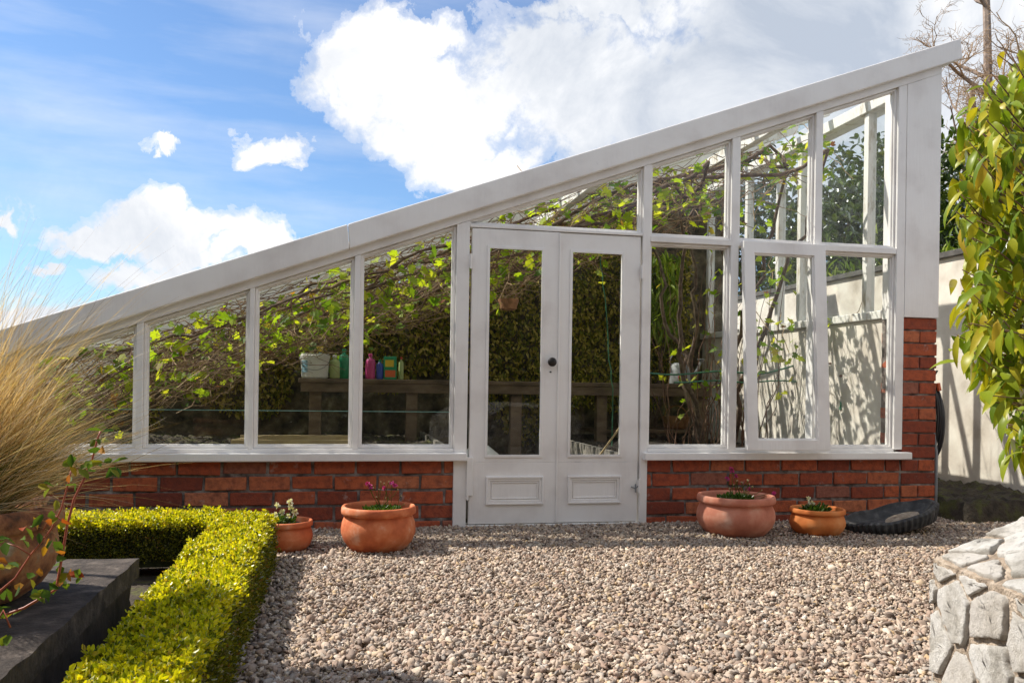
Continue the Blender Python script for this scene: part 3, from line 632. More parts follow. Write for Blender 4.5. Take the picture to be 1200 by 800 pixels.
for a, b_ in (((-.45, -.28), (.42, -.28)), ((-.45, .28), (.42, .28)), ((-.45, -.26), (-.25, .28)), ((.42, -.26), (.48, .28))):
    MB().bar(c+Vector((a[0], a[1], 0)), c+Vector((b_[0], b_[1], 0)), .022, .07).build('board', M['cane'], T, bevel=.002)

# ------------------------------------------------------------------ hoses and tap inside, right-hand side
tag(MB().tube([at(760+i*16, 437+2*math.sin(i*.9)+(-(i-8)*3.2 if i > 8 else 0), 6.55) for i in range(14)], .0075, 7).build('garden_hose', M['hosegreen'], origin=at(760, 437, 6.55)), 'upper green hose strung across the right windows inside, rising to the right', 'hose', 'green hoses strung inside')
tag(MB().tube([at(790+i*16, 447+1.2*math.sin(i*1.3+1), 6.5) for i in range(16)], .0065, 7).build('garden_hose', M['hosegreen'], origin=at(790, 447, 6.5)), 'lower green hose strung level across the right windows inside', 'hose', 'green hoses strung inside')
tag(MB().tube([at(966, 427, 6.0), at(1003, 420, 5.95), at(1046, 410, 5.9)], .008, 6).build('support_bar', M['darktwig'], origin=at(966, 427, 6.0)), 'thin dark bar crossing above the garden tap', 'bar')
pt = at(1011, 430, 5.9); T = thing('standpipe', (pt.x, pt.y, .36), 'dark standpipe with a brass tap behind the far right window', 'standpipe')
MB().tube([(pt.x, 5.9, .30), (pt.x, 5.9, pt.z)], .022, 10).build('pipe', M['greywood'], T)
MB().tube([pt, pt+Vector((0, 0, .05))], .013, 8).tube([pt+Vector((0, 0, .02)), pt+Vector((-.07, 0, .02)), pt+Vector((-.085, 0, -.02))], .011, 8).tube([pt+Vector((-.05, 0, .03)), pt+Vector((-.05, 0, .06))], .005, 6).tube([pt+Vector((-.08, 0, .06)), pt+Vector((-.02, 0, .062))], .005, 6).build('tap', M['iron'], T)
pa = at(998, 428, 5.85); pg = at(985, 480, 5.85)
T = thing('hose_nozzle', pa, 'green and orange spray nozzle hanging from the tap by a short green hose', 'hose nozzle')
MB().tube([pa, pa+(pg-pa)*.5], [.014, .020], 9).build('grip', M['orange'], T)
MB().tube([pa+(pg-pa)*.5, pg], [.022, .013], 9).build('nozzle_tip', M['hosegreen'], T)
MB().tube([pa+Vector((-.005, 0, -.05)), pa+Vector((-.06, 0, -.09)), pa+Vector((-.10, 0, -.08))], [.012, .02, .008], 7).build('trigger', M['darktwig'], T)
MB().tube([pa, pa+Vector((.02, .01, .05)), at(1018, 436, 5.88), at(1035, 434, 5.88), at(1046, 425, 5.88)], .0075, 7).build('hose_tail', M['hosegreen'], T)

# ------------------------------------------------------------------ grape vine
VT = Vector((3.22, 6.9, .33))
V = thing('grapevine', VT, 'gnarled grapevine trained under the greenhouse roof with fresh yellow green leaves', 'grapevine')
def wob(p, q, n, amp, seed=None):
    r = random.Random(seed); p = Vector(p); q = Vector(q); out = []; o = Vector((0, 0, 0))
    for i in range(n+1):
        t = i/n; o = o*.7+Vector([r.gauss(0, amp) for _ in range(3)]); k = math.sin(math.pi*t) if i in (0, n) else 1
        out.append(p+(q-p)*t+o*k)
    return out
trunkmb = MB()
heads = []
for k, (dx, dy, tx, ty) in enumerate(((0, 0, .15, -.9), (-.10, .05, -.35, -.4), (.06, -.08, .25, -1.3), (-.16, -.1, -.7, -.9), (.1, .1, .1, .3), (-.05, .12, -.5, .4))):
    b0 = VT+Vector((dx, dy, 0)); x1 = 3.22+tx; e = Vector((x1, 6.9+ty, zr(x1)-.42))
    mid = VT+Vector((dx*2+tx*.2, dy+ty*.25, .75)); P = wob(b0, mid, 7, .022, k)+wob(mid, e, 12, .03, k+50)[1:]
    trunkmb.tube(P, [.024-.014*i/len(P) for i in range(len(P))], 7); heads.append(e)
trunkmb.build('trunk', M['bark'], V, smooth=True)
cord = []
for k in range(13):
    y = 5.42+.235*k+random.uniform(-.05, .05); xs = 3.3-(.0 if k % 2 else random.uniform(.3, 1.2)); P = []; off = random.uniform(.17, .42); o = Vector((0, 0, 0))
    for i in range(46):
        x = xs-i*(xs+2.7)/45; o = o*.82+Vector((0, random.gauss(0, .022), random.gauss(0, .022)))
        P.append(Vector((x, y+o.y+.12*math.sin(i*.21+k), zr(x)-off-.07*math.sin(i*.3+k*2)+o.z)))
        P[-1].z = min(P[-1].z, zr(P[-1].x)-.16); P[-1].y = min(max(P[-1].y, D+.14), DB-.1)
    hd = min(heads, key=lambda h: (h-P[0]).length); P = wob(hd, P[0], 4, .02, k)[:-1]+P
    cord.append(P); MB().tube(P, [.015-.010*i/len(P)+.002*math.sin(i*1.7) for i in range(len(P))], 6).build('branch', M['bark'], V, smooth=True)
tw = MB(); fine = MB(); lp = []; ld = []; 
for P in cord:
    for i in range(4, len(P)-1):
        for _ in range(4 if P[i].x < 1.2 else 3):
            if random.random() < .25: continue
            L = random.uniform(.12, .48); a = random.uniform(0, 2*math.pi)
            d = Vector((math.cos(a)*.7-.15, math.sin(a)*.6, random.uniform(-.75, .35))).normalized(); q = P[i]+d*L
            q.z = min(q.z, zr(q.x)-.13); q.y = min(max(q.y, D+.12), DB-.08); 
            if q.x > 3.68: q.x = 3.66
            pp = wob(P[i], q, 5, .016); (tw if random.random() < .65 else fine).tube(pp, [.0042-.0006*j for j in range(6)], 4, False)
            dens_l = .50 if P[i].x > -.2 else .46
            if random.random() < dens_l:
                for _ in range(random.randint(2, 5)):
                    t = random.uniform(.3, 1.05); c = P[i]+(q-P[i])*t+Vector([random.gauss(0, .035) for _ in range(3)])
                    c.y = max(c.y, D+.10); c.z = min(c.z, zr(c.x)-.10); c.x = min(c.x, 3.66); lp.append(c[:]); ld.append((random.gauss(0, 1), random.gauss(0, 1), random.gauss(-.4, .6)))
# long bare shoots hanging in a tangle below the roof
for _ in range(1300):
    x = random.uniform(-2.2, 3.0); y = random.uniform(5.3, 8.0); z = zr(x)-random.uniform(.15, .62); L = random.uniform(.2, .6)
    a = random.choice((0, math.pi))+random.gauss(0, .6); d = Vector((math.cos(a), math.sin(a)*.7, random.gauss(0, .32)+.33*math.cos(a)))
    q = Vector((x, y, z))+d*L; q.z = min(q.z, zr(q.x)-.13); q.y = min(max(q.y, D+.12), DB-.08); q.x = min(q.x, 3.66)
    (fine if random.random() < .5 else tw).tube(wob((x, y, z), q, 6, .018), [.0038, .0036, .0033, .003, .0027, .0023, .0018], 4, False)
# shoots and leaf sprays low down on the right, where the vine leaves the ground
for _ in range(46):
    b0 = VT+Vector((random.uniform(-.35, .3), random.uniform(-.5, .3), 0)); q = b0+Vector((random.gauss(0, .22), random.gauss(-.15, .25), random.uniform(.6, 1.9))); q.x = min(q.x, 3.66)
    tw.tube(wob(b0, q, 9, .022), [.006-.0005*j for j in range(10)], 5, False)
    for _ in range(2):
        c = b0+(q-b0)*random.uniform(.45, 1)+Vector([random.gauss(0, .05) for _ in range(3)]); lp.append((min(c.x, 3.66), c.y, c.z)); ld.append((random.gauss(0, 1), random.gauss(0, 1), -.4))
for cx_, cy_, n_ in ((912, 400, 12), (1000, 372, 9), (905, 330, 10), (885, 260, 10), (830, 245, 26), (800, 230, 22), (990, 190, 22), (940, 175, 26), (915, 190, 16), (1000, 210, 14), (700, 235, 26), (720, 250, 18), (585, 300, 14), (925, 415, 6), (640, 240, 10)):
    c = at(cx_, cy_, 6.0)
    for _ in range(int(n_*1.5)):
        q = c+Vector([random.gauss(0, .085) for _ in range(3)]); q.z = min(q.z, zr(q.x)-.1); q.x = min(q.x, 3.66); q.y = max(q.y, D+.12)
        lp.append(q[:]); ld.append((random.gauss(0, 1), random.gauss(0, 1), -.5)); 
    q2 = c+Vector((random.uniform(-.3, .3), .3, .35)); fine.tube(wob(c, q2, 5, .015), .003, 4, False)
tw.cur = 1; tw.add(fine.v, fine.f); tw.build('shoots', [M['darktwig'], M['twig']], V)
lp = np.array(lp); ld = np.array(ld); n = len(lp)
leaves('leaves', lp, ld, unit(rn(n, 3)*.6+np.array([-.35, -.5, .6])), ru(.05, .12, n), ru(.05, .12, n), LOBED, M['vineleaf'], V)
k = 60; idx = RNG.integers(0, n, k); leaves('withered_leaves', lp[idx]+rn(k, 3)*.04-np.array([0, 0, .03]), ld[idx], rn(k, 3), .07, .06, LOBED, M['redleaf'], V)

# creeper clothing the back wall
n = 46000; X = ru(-2.9, 3.6, n); Z = ru(.3, 2.9, n)
f_ = np.sin(X*2.3+1)*.3+np.sin(X*5.1+Z*3)*.25+np.sin(Z*4.-X*1.7)*.25
keep = (Z < zr(X)-.2) & (Z > .62+f_*.9+(X < .3)*.32+(np.abs(X-1.8) < .5)*.3) & (Z < 2.35+f_); P = np.stack([X, DB-.015-np.abs(rn(n))*.07, Z], 1)[keep]; n = len(P)
leaves('creeper', P, rn(n, 3)*.6+np.array([0, -.3, -.9]), unit(rn(n, 3)*.5+np.array([0, -1, .3])), ru(.025, .07, n), ru(.014, .034, n), LEAF, M['creeper'], origin=(1, DB-.02, 1.)); tag(bpy.data.objects['creeper'], 'dense olive and brown creeper covering the back wall inside the greenhouse', 'creeper')
n = 420; P = np.stack([ru(2.85, 3.35, n), ru(7.95, 8.25, n), ru(1.45, 2.25, n)], 1)
T = thing('climbing_plant', (3.1, 8.2, .36), 'plant with long drooping strap leaves in the back corner behind the watering can', 'plant')
leaves('leaves', P, rn(n, 3)*.35+np.array([-.2, -.35, -.9]), unit(rn(n, 3)*.5+np.array([0, -1, .3])), ru(.12, .24, n), ru(.018, .03, n), LONG, M['fern'], T)
tb = MB()
for k in range(6): tb.tube(wob((3.1+.02*k, 8.2, .33), (2.9+.08*k, 8.15, 2.1), 9, .02, k), .007, 5)
tb.build('stems', M['bark'], T)

# ------------------------------------------------------------------ terracotta pots and their plants
def pot(c, R, H, mat, label, rimk=1.0, soilz=.82):
    T = thing('terracotta_pot', c, label, 'pot', 'terracotta pots on the gravel by the brick wall' if c[1] > 4 else None)
    pr = [(.60, 0), (.66, .015), (.80, .12), (.93, .26), (1.0, .42), (1.005, .52), (.98, .64), (.93, .74), (.90, .79), (.895, .815),
          (.97, .822), (1.0, .84), (1.005, .89), (.995, .96), (.97, .995), (.93, 1.0), (.895, .985), (.875, .94), (.865, .85), (.86, soilz-.05)]
    MB().lathe([(r*R*(rimk if z > .815 and z < .99 else 1), z*H) for r, z in pr], c, 64, .004).build('pot_body', mat, T, smooth=True)
    s = MB(); n = 24; s.add([(c[0], c[1], c[2]+H*soilz+.01)]+[(c[0]+R*.87*math.cos(a), c[1]+R*.87*math.sin(a), c[2]+H*soilz+random.uniform(-.004, .004)) for a in [2*math.pi*i/n for i in range(n)]], [(0, 1+i, 1+(i+1) % n) for i in range(n)])
    s.build('soil', M['soil'], T); return Vector((c[0], c[1], c[2]+H*soilz))
pa_ = pot((-.265, 4.52, -.002), .140, .165, M['terracotta'], 'small terracotta pot half hidden behind the clipped hedge')
pb_ = pot((.210, 4.48, -.002), .193, .240, M['terracotta'], 'large round orange terracotta pot left of the doors')
pc_ = pot((2.325, 4.68, -.002), .228, .245, M['terrapink'], 'widest terracotta pot, pinkish, right of the doors')
pd_ = pot((2.825, 4.62, -.002), .160, .168, M['terraorange'], 'smallest terracotta pot, bright orange, between the pinkish pot and the black tray')
def bloom(name, cs, r, n, mat, T):
    P = []; Dv = []
    for c in cs:
        d = unit(rn(n, 3)+np.array([0, -.2, .4])); P.append(np.array(c)[None]+d*r*.15); Dv.append(d)
    P = np.concatenate(P); Dv = np.concatenate(Dv); leaves(name, P, Dv, rn(len(P), 3), r, r*.8, LEAF, mat, T)
def bloom2(cs, r, bd, rb, T):
    P = []; Dv = []; L = []
    for grp, n_, q in ((cs, 16, r), (bd, 8, rb)):
        for c in grp:
            d = unit(rn(n_, 3)+np.array([0, -.2, .4])); P.append(np.array(c)[None]+d*q*.15); Dv.append(d); L += [q]*n_
    P = np.concatenate(P); Dv = np.concatenate(Dv); L = np.array(L)
    o = leaves('blossoms', P, Dv, rn(len(P), 3), L, L*.8, LEAF, [M['pinkpetal'], M['budtan']], T)
    mi = np.zeros(len(o.data.polygons), dtype=np.int32); mi[len(cs)*16*2:] = 1; o.data.polygons.foreach_set('material_index', mi)
def stems(T, base, ends, mat=M['potgreen'], r=.0016):
    b = MB()
    for e in ends: b.tube(wob(base+Vector((random.uniform(-.04, .04), random.uniform(-.03, .03), -.005)), e, 5, .004), r, 4)
    b.build('stems', mat, T)
def tuft(T, c, r, h, n, L=.04):
    a = ru(0, 6.28, n); q = np.sqrt(ru(0, 1, n))*r; P = np.stack([c[0]+q*np.cos(a), c[1]+q*np.sin(a), c[2]+ru(0, h, n)*(1-q/r*.5)], 1)
    leaves('foliage', P, np.stack([np.cos(a)*.6, np.sin(a)*.6, np.full(n, .7)], 1)+rn(n, 3)*.3, rn(n, 3), ru(L*.6, L, n), L*.35, LEAF, M['potgreen'], T)
T = thing('pansy', pa_, 'white flowering pansies in the small pot behind the hedge', 'flowers', 'flowers in the terracotta pots')
cs = [at(x, y, 4.5) for x, y in ((325, 592), (331, 600), (340, 588), (341, 594), (322, 603), (346, 600), (337, 606))]
tuft(T, pa_+Vector((-.03, 0, 0)), .07, .05, 170); stems(T, pa_, cs); bloom('blossoms', cs, .017, 16, M['whitepetal'], T)
T = thing('sea_pink', pb_, 'low tuft with magenta flowers on thin stems in the round pot left of the doors', 'flowers', 'flowers in the terracotta pots')
cs = [at(x, y, 4.5) for x, y in ((431, 567), (434, 570), (463, 569), (459, 566), (450, 572))]; bd = [at(x, y, 4.47) for x, y in ((438, 571), (444, 573), (446, 564), (452, 583), (456, 564), (466, 573), (450, 566), (470, 581), (441, 582), (474, 590))]
tuft(T, pb_+Vector((.02, 0, 0)), .09, .03, 330, .035); stems(T, pb_+Vector((.03, 0, 0)), cs+bd); bloom2(cs, .013, bd, .005, T)
T = thing('sea_pink', pc_, 'straggly magenta flowers with seed heads in the wide pinkish pot', 'flowers', 'flowers in the terracotta pots')
cs = [at(x, y, 4.68) for x, y in ((857, 549), (858, 552), (852, 561), (862, 558), (877, 573), (905, 579), (907, 578))]; bd = [at(x, y, 4.66) for x, y in ((876, 562), (866, 571), (860, 568), (872, 575), (893, 574), (878, 567), (882, 570), (869, 565), (855, 572), (864, 563), (877, 563))]
tuft(T, pc_+Vector((.0, 0, 0)), .10, .045, 330, .035); stems(T, pc_+Vector((.03, 0, 0)), cs+bd); bloom2(cs, .014, bd, .006, T)
T = thing('pansy', pd_, 'two white blooms over dark leaves in the smallest orange pot', 'flowers', 'flowers in the terracotta pots')
cs = [at(x, y, 4.6) for x, y in ((947, 584), (952, 590), (950, 588))]
tuft(T, pd_+Vector((-.01, 0, 0)), .075, .05, 180); stems(T, pd_, cs); bloom('blossoms', cs, .016, 14, M['whitepetal'], T)

# black ribbed rubber tray leaning on the foot of the pier
tc_ = Vector((3.36, 4.66, .0)); T = thing('rubber_tray', tc_, 'black ribbed rubber tray lying tilted at the foot of the brick pier', 'tray')
n = 180; rx, ry = .300, .19; vs = []
prof = [(.80, 0, 1), (.92, .012, 1), (1.0, .05, 1), (1.02, .085, 1), (.99, .10, 0), (.94, .098, 0), (.90, .075, 0), (.78, .035, 0), (.4, .028, 0)]
Rt = Matrix.Rotation(math.radians(-9), 3, 'Y')
for r, z, rb in prof:
    for k in range(n):
        a = 2*math.pi*k/n; q = r*(1+(.045 if (k//2) % 2 and rb else 0)); 
        w = Vector((q*rx*math.cos(a), q*ry*math.sin(a)*(1-.12*math.cos(a)), z*.85+.035*max(0, math.cos(a))*(z > .03)+.004*math.sin(a*7)*(z > .03))); vs.append(tc_+Rt@w+Vector((0, 0, .035)))
fs = [(i*n+k, i*n+(k+1) % n, (i+1)*n+(k+1) % n, (i+1)*n+k) for i in range(len(prof)-1) for k in range(n)]+[tuple(range(n-1, -1, -1)), tuple((len(prof)-1)*n+k for k in range(n))]
MB().add(vs, fs).build('tray_body', M['rubber'], T, smooth=False)
vs = [tc_+Rt@Vector((rx*(.25+.38*math.cos(a)+.03*math.sin(3*a)), ry*(.5*math.sin(a)), .040+.02*math.cos(a)))+Vector((0, 0, .035)) for a in [2*math.pi*i/18 for i in range(18)]]
MB().add([tc_+Rt@Vector((rx*.25, 0, .053))+Vector((0, 0, .035))]+vs, [(0, 1+i, 1+(i+1) % 18) for i in range(18)]).build('dried_silt', M['limemortar'], T)

# hose reel loops on the outer side of the greenhouse
T = thing('coiled_hose', (4.05, 5.24, .28), 'coils of black hose hanging on the outer side of the brick pier', 'hose')
b = MB()
for k in range(5):
    rz = .30-.02*(k % 3)-.012*k; ry_ = .09+.008*k
    b.tube([Vector((4.03+.013*k+.006*math.sin(t*2+k), 5.24+ry_*math.cos(t), .72+rz*math.sin(t)-.02*k)) for t in [2*math.pi*i/30 for i in range(31)]], .0095, 7, False)
b.build('hose_loops', M['hose'], T, smooth=True)
MB().tube([(4.012, 5.22, 1.05), (4.08, 5.22, .985), (4.10, 5.22, 1.02)], .007, 6).build('hook', M['iron'], T)
MB().tube([(4.06, 5.16, .93), (4.06, 5.145, .88)], .014, 8).build('connector', M['orange'], T)
tag(MB().tube([(4.03, 5.13, .0), (4.03, 5.13, .45), (4.02, 5.15, .60)], .012, 8).build('drain_pipe', M['hosegrey'], origin=(4.03, 5.13, 0)), 'thin grey pipe standing up the outer edge of the brick pier', 'pipe')

# ------------------------------------------------------------------ clipped box hedge (one L-shaped plant)
HT = .215
H = thing('box_hedge', (-.45, 3.0, 0), 'low clipped box hedge turning a corner, bright yellow green on top', 'hedge')
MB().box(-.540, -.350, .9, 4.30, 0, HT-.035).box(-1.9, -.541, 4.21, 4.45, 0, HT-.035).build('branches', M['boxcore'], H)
P = []; Nn = []
def surf(n, o, e1, e2, nrm, bulge=.016):
    a = ru(0, 1, n); b_ = ru(0, 1, n); q = np.array(o)+a[:, None]*np.array(e1)+b_[:, None]*np.array(e2)
    lump = np.sin(q[:, 0]*61+q[:, 1]*37)*.4+np.sin(q[:, 1]*53-q[:, 2]*57-q[:, 0]*29)*.4+np.sin(q[:, 0]*19+q[:, 1]*12.7+q[:, 2]*15)*.45+np.sin(q[:, 1]*91+q[:, 0]*77+q[:, 2]*83)*.35
    P.append(q+np.array(nrm)*(lump*bulge*.7+rn(n)*.011-(.010 if nrm[2] else .004))[:, None]); Nn.append(np.broadcast_to(np.array(nrm), (n, 3)))
x0, x1, y0, y1 = -.556, -.328, 1.0, 4.33
surf(20000, (x0, y0, HT), (x1-x0+.004, 0, 0), (0, y1-y0, 0), (0, 0, 1))
TOPN = len(P); surf(26000, (x1+.028, y0, 0), (0, y1-y0, 0), (-.026, 0, HT+.004), (1, 0, .0))
surf(8000, (x0, y0, .06), (0, 3.2, 0), (0, 0, HT-.06), (-1, 0, 0))
surf(3500, (x0, y1, 0), (x1-x0, 0, 0), (0, 0, HT), (0, 1, 0))
surf(6000, (-1.9, 4.19, HT), (1.34, 0, 0), (0, .30, 0), (0, 0, 1)); surf(9000, (-1.9, 4.19, .03), (1.34, 0, 0), (0, 0, HT-.03), (0, -1, 0)); surf(1500, (-1.9, 4.48, .05), (1.9-.33, 0, 0), (0, 0, HT-.05), (0, 1, 0))
P = np.concatenate(P); Nn = np.concatenate(Nn); n = len(P)
# round the shoulders a little
dv = unit(Nn*.75+rn(n, 3)*.45+np.array([0, 0, .45]))
pass
kk = 10; cN = 7000; cx0 = ru(0, 1, cN); isarm = cx0 < .22
cc = np.stack([np.where(isarm, ru(-1.9, x0, cN), ru(x0, x1+.004, cN)), np.where(isarm, ru(4.19, 4.49, cN), ru(y0, y1, cN)), np.full(cN, HT)], 1)
cc[:, 2] += (np.sin(cc[:, 0]*19+cc[:, 1]*12.7)*.5+np.sin(cc[:, 0]*41-cc[:, 1]*33)*.5)*.016+np.sin(cc[:, 1]*9.5+1)*.010+np.abs(rn(cN))*.010-.010
cd = unit(rn(cN, 3)*.35+np.array([0, 0, 1.])); CP = np.repeat(cc, kk, 0)+np.repeat(cd, kk, 0)*np.tile(np.linspace(-.010, .016, kk), cN)[:, None]
CD = unit(np.repeat(cd, kk, 0)*.6+rn(cN*kk, 3)*.6)
leaves('sprigs', CP, CD, rn(cN*kk, 3), ru(.012, .020, cN*kk), ru(.008, .012, cN*kk), LEAF, M['box'], H)
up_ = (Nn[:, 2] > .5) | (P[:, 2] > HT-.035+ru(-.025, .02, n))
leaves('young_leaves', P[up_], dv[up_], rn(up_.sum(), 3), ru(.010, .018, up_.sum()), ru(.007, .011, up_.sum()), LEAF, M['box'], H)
dn_ = ~up_; leaves('shaded_old_leaves', P[dn_], dv[dn_], rn(dn_.sum(), 3), ru(.009, .016, dn_.sum()), ru(.006, .010, dn_.sum()), LEAF, M['boxoldshade'], H)  # side leaves: old growth with shade put into the colour

tag(MB().box(-.66, -.50, .6, 4.25, -.05, .06).build('soil_strip', M['soil']), None, None, kind='structure')
# ------------------------------------------------------------------ dark stone slab planter base and the big grass pot on it
def roughbox(name, x0, x1, y0, y1, z0, z1, mat, parent=None, amp=.006, res=.03):
    import bmesh
    bm = bmesh.new(); nx = int((x1-x0)/res)+1; ny = int((y1-y0)/res)+1; nz = max(2, int((z1-z0)/res))
    mesh = MB()
    def grid(o, a, b_, na, nb):
        vs = [Vector(o)+Vector(a)*i/na+Vector(b_)*j/nb for j in range(nb+1) for i in range(na+1)]
        mesh.add(vs, [(j*(na+1)+i, j*(na+1)+i+1, (j+1)*(na+1)+i+1, (j+1)*(na+1)+i) for j in range(nb) for i in range(na)])
    dx, dy, dz = x1-x0, y1-y0, z1-z0
    grid((x0, y0, z1), (dx, 0, 0), (0, dy, 0), nx, ny); grid((x0, y0, z0), (dx, 0, 0), (0, 0, dz), nx, nz); grid((x1, y0, z0), (0, dy, 0), (0, 0, dz), ny, nz)
    grid((x1, y1, z0), (-dx, 0, 0), (0, 0, dz), nx, nz); grid((x0, y1, z0), (0, -dy, 0), (0, 0, dz), ny, nz)
    from mathutils import noise as mn
    mesh.v = [tuple(Vector(v)+Vector((mn.noise(Vector(v)*14), mn.noise(Vector(v)*14+Vector((9, 9, 9))), mn.noise(Vector(v)*11+Vector((3, 5, 9)))))*amp+Vector((mn.noise(Vector(v)*40), mn.noise(Vector(v)*40+Vector((5, 0, 0))), 0))*amp*.5) for v in mesh.v]
    return mesh.build(name, mat, parent, None, True)
T = thing('stone_plinth', (-1.4, 2.0, 0), 'dark stone plinth with a thick slab top beside the hedge', 'plinth')
roughbox('plinth_base', -2.6, -.645, .3, 2.91, -.02, .235, M['slabside'], T, .010); roughbox('slab_top', -2.62, -.628, .3, 2.93, .236, .300, M['slab'], T, .004, .02)
GC = (-.985, 2.42, .302)
T = thing('terracotta_pot', GC, 'big weathered terracotta pot holding the feathery grass on the dark plinth', 'pot'); R_, H_ = .262, .245
pr = [(.62, 0), (.68, .02), (.84, .15), (.95, .32), (.985, .48), (.975, .62), (.95, .74), (.945, .76), (1.0, .775), (1.03, .80), (1.035, .90), (1.02, .97), (.98, 1.0), (.92, .995), (.89, .95), (.88, .8)]
MB().lathe([(r*R_, z*H_) for r, z in pr], GC, 72, .005).build('pot_body', M['terraold'], T, smooth=True)
s = MB(); s.add([(GC[0], GC[1], GC[2]+H_*.88)]+[(GC[0]+R_*.89*math.cos(a), GC[1]+R_*.89*math.sin(a), GC[2]+H_*.84) for a in [2*math.pi*i/24 for i in range(24)]], [(0, 1+i, 1+(i+1) % 24) for i in range(24)]); s.build('soil', M['soil'], T)
GR = thing('feather_grass', (GC[0], GC[1], GC[2]+.2), 'blond feather grass blown to the right in a weathered pot', 'ornamental grass')
def strands(name, n, mat, amin, amax, lmin, lmax, w, wind, rb=.13, seg=9, droop=.35):
    a = ru(0, 6.28, n); q = np.sqrt(ru(0, 1, n))*rb; B = np.stack([GC[0]+q*np.cos(a), GC[1]+q*np.sin(a), np.full(n, GC[2]+.205)], 1)
    tl = ru(amin, amax, n); ph = rn(n)*.6+.25
    d = np.stack([np.sin(tl)*np.cos(ph), np.sin(tl)*np.sin(ph)+rn(n)*.12, np.cos(tl)], 1); L = ru(lmin, lmax, n)
    wnd = np.stack([wind+rn(n)*.10, rn(n)*.10, -droop*np.abs(np.sin(tl))-ru(0, .22, n)], 1)
    side = unit(np.cross(d, rn(n, 3)*.5+np.array([0, 1., 0]))); ws = w*ru(.6, 1.3, n); V_ = []
    wv_ = ru(0, 6.28, n); wa = ru(0, .022, n)
    for i in range(seg+1):
        t = i/seg; c = B+L[:, None]*(d*t+wnd*t**2.2)+side*(np.sin(t*7+wv_)*wa*t)[:, None]; hw = (ws*(1-t**1.5)*.5+.00012)[:, None]
        V_ += [c-side*hw, c+side*hw]
    V_ = np.stack(V_, 1); k = V_.shape[1]; f = np.array([(2*i, 2*i+1, 2*i+3, 2*i+2) for i in range(seg)])
    Fa = (f[None]+(np.arange(n)*k)[:, None, None]).reshape(-1, 4); return npmesh(name, V_.reshape(-1, 3), Fa, mat, GR)
strands('blond_blades', 2700, M['grass'], -.8, .40, .30, .58, .0017, .18, droop=.15)
strands('swept_blades', 1400, M['grass'], .2, 1.05, .28, .52, .0016, .14, droop=.06)
strands('green_blades', 1800, M['grassgreen'], -.8, .9, .20, .40, .0026, .10, droop=.1)
strands('plumes', 620, M['grass'], -.5, .5, .60, .90, .0011, .14)
strands('broad_blades', 34, M['grass'], -.6, 1.0, .25, .45, .006, .15)
strands('fallen_blades', 45, M['grass'], 1.1, 1.45, .28, .46, .0016, .12, droop=.2)

# ------------------------------------------------------------------ rose at the left edge
RO = thing('rose', (-1.02, 1.62, .301), 'sprawling young rose with red stems and small leaves in front of the weathered pot', 'rose')
YR = 1.80
stA = [Vector((-1.02, 1.62, .302))]+[at(x, y, YR) for x, y in ((-12, 706), (0, 692), (18, 677), (36, 650), (60, 620), (72, 596), (80, 566), (84, 548))]
stB = [at(-60, 760, YR-.1), at(20, 722, YR), at(70, 683, YR), at(73, 650, YR), at(79, 614, YR), at(87, 584, YR), at(99, 560, YR), at(108, 538, YR), at(115, 512, YR), at(118, 505, YR)]
stB = [Vector((-1.02, 1.62, .302))]+[at(28, 712, YR), at(66, 690, YR)]+stB[3:]
stC = [at(36, 650, YR), at(20, 640, YR), at(6, 636, YR)]; stD = [at(79, 614, YR), at(62, 602, YR), at(50, 622, YR)]; stE = [Vector((-1.02, 1.62, .302)), at(-10, 740, 1.7), at(4, 715, 1.7), at(12, 735, 1.7)]
b = MB()
for st, r in ((stA, .0026), (stB, .0030), (stC, .0018), (stD, .0018), (stE, .003)): b.tube(st, [r*(1-.5*i/len(st)) for i in range(len(st))], 6)
b.build('stems', M['redstem'], RO, smooth=True)
sp = [(63, 569), (58, 572), (80, 565), (88, 566), (71, 607), (60, 613), (37, 617), (45, 622), (30, 618), (26, 630), (10, 632), (4, 634), (62, 632), (66, 634), (40, 670), (48, 690), (57, 683), (40, 688), (70, 662), (75, 652), (85, 667), (94, 678), (82, 672), (5, 665), (10, 660), (3, 725), (10, 742), (0, 712), (14, 720), (76, 650), (52, 640), (22, 684), (8, 690),
      (118, 506), (124, 512), (112, 515), (130, 540), (128, 548), (108, 540), (86, 542), (82, 546), (92, 548), (100, 544), (136, 548), (103, 552), (116, 524), (66, 600), (72, 676), (60, 694), (34, 700), (78, 690)]
P = np.array([at(x+random.uniform(-2, 2), y+random.uniform(-2, 2), YR+random.uniform(-.06, .06))[:] for x, y in sp for _ in range(2)]); n = len(P)
leaves('leaves', P, rn(n, 3)*.7+np.array([.1, -.2, -.35]), unit(rn(n, 3)*.7+np.array([0, -.5, .8])), ru(.016, .034, n), ru(.011, .019, n), LEAF, M['roseleaf'], RO)

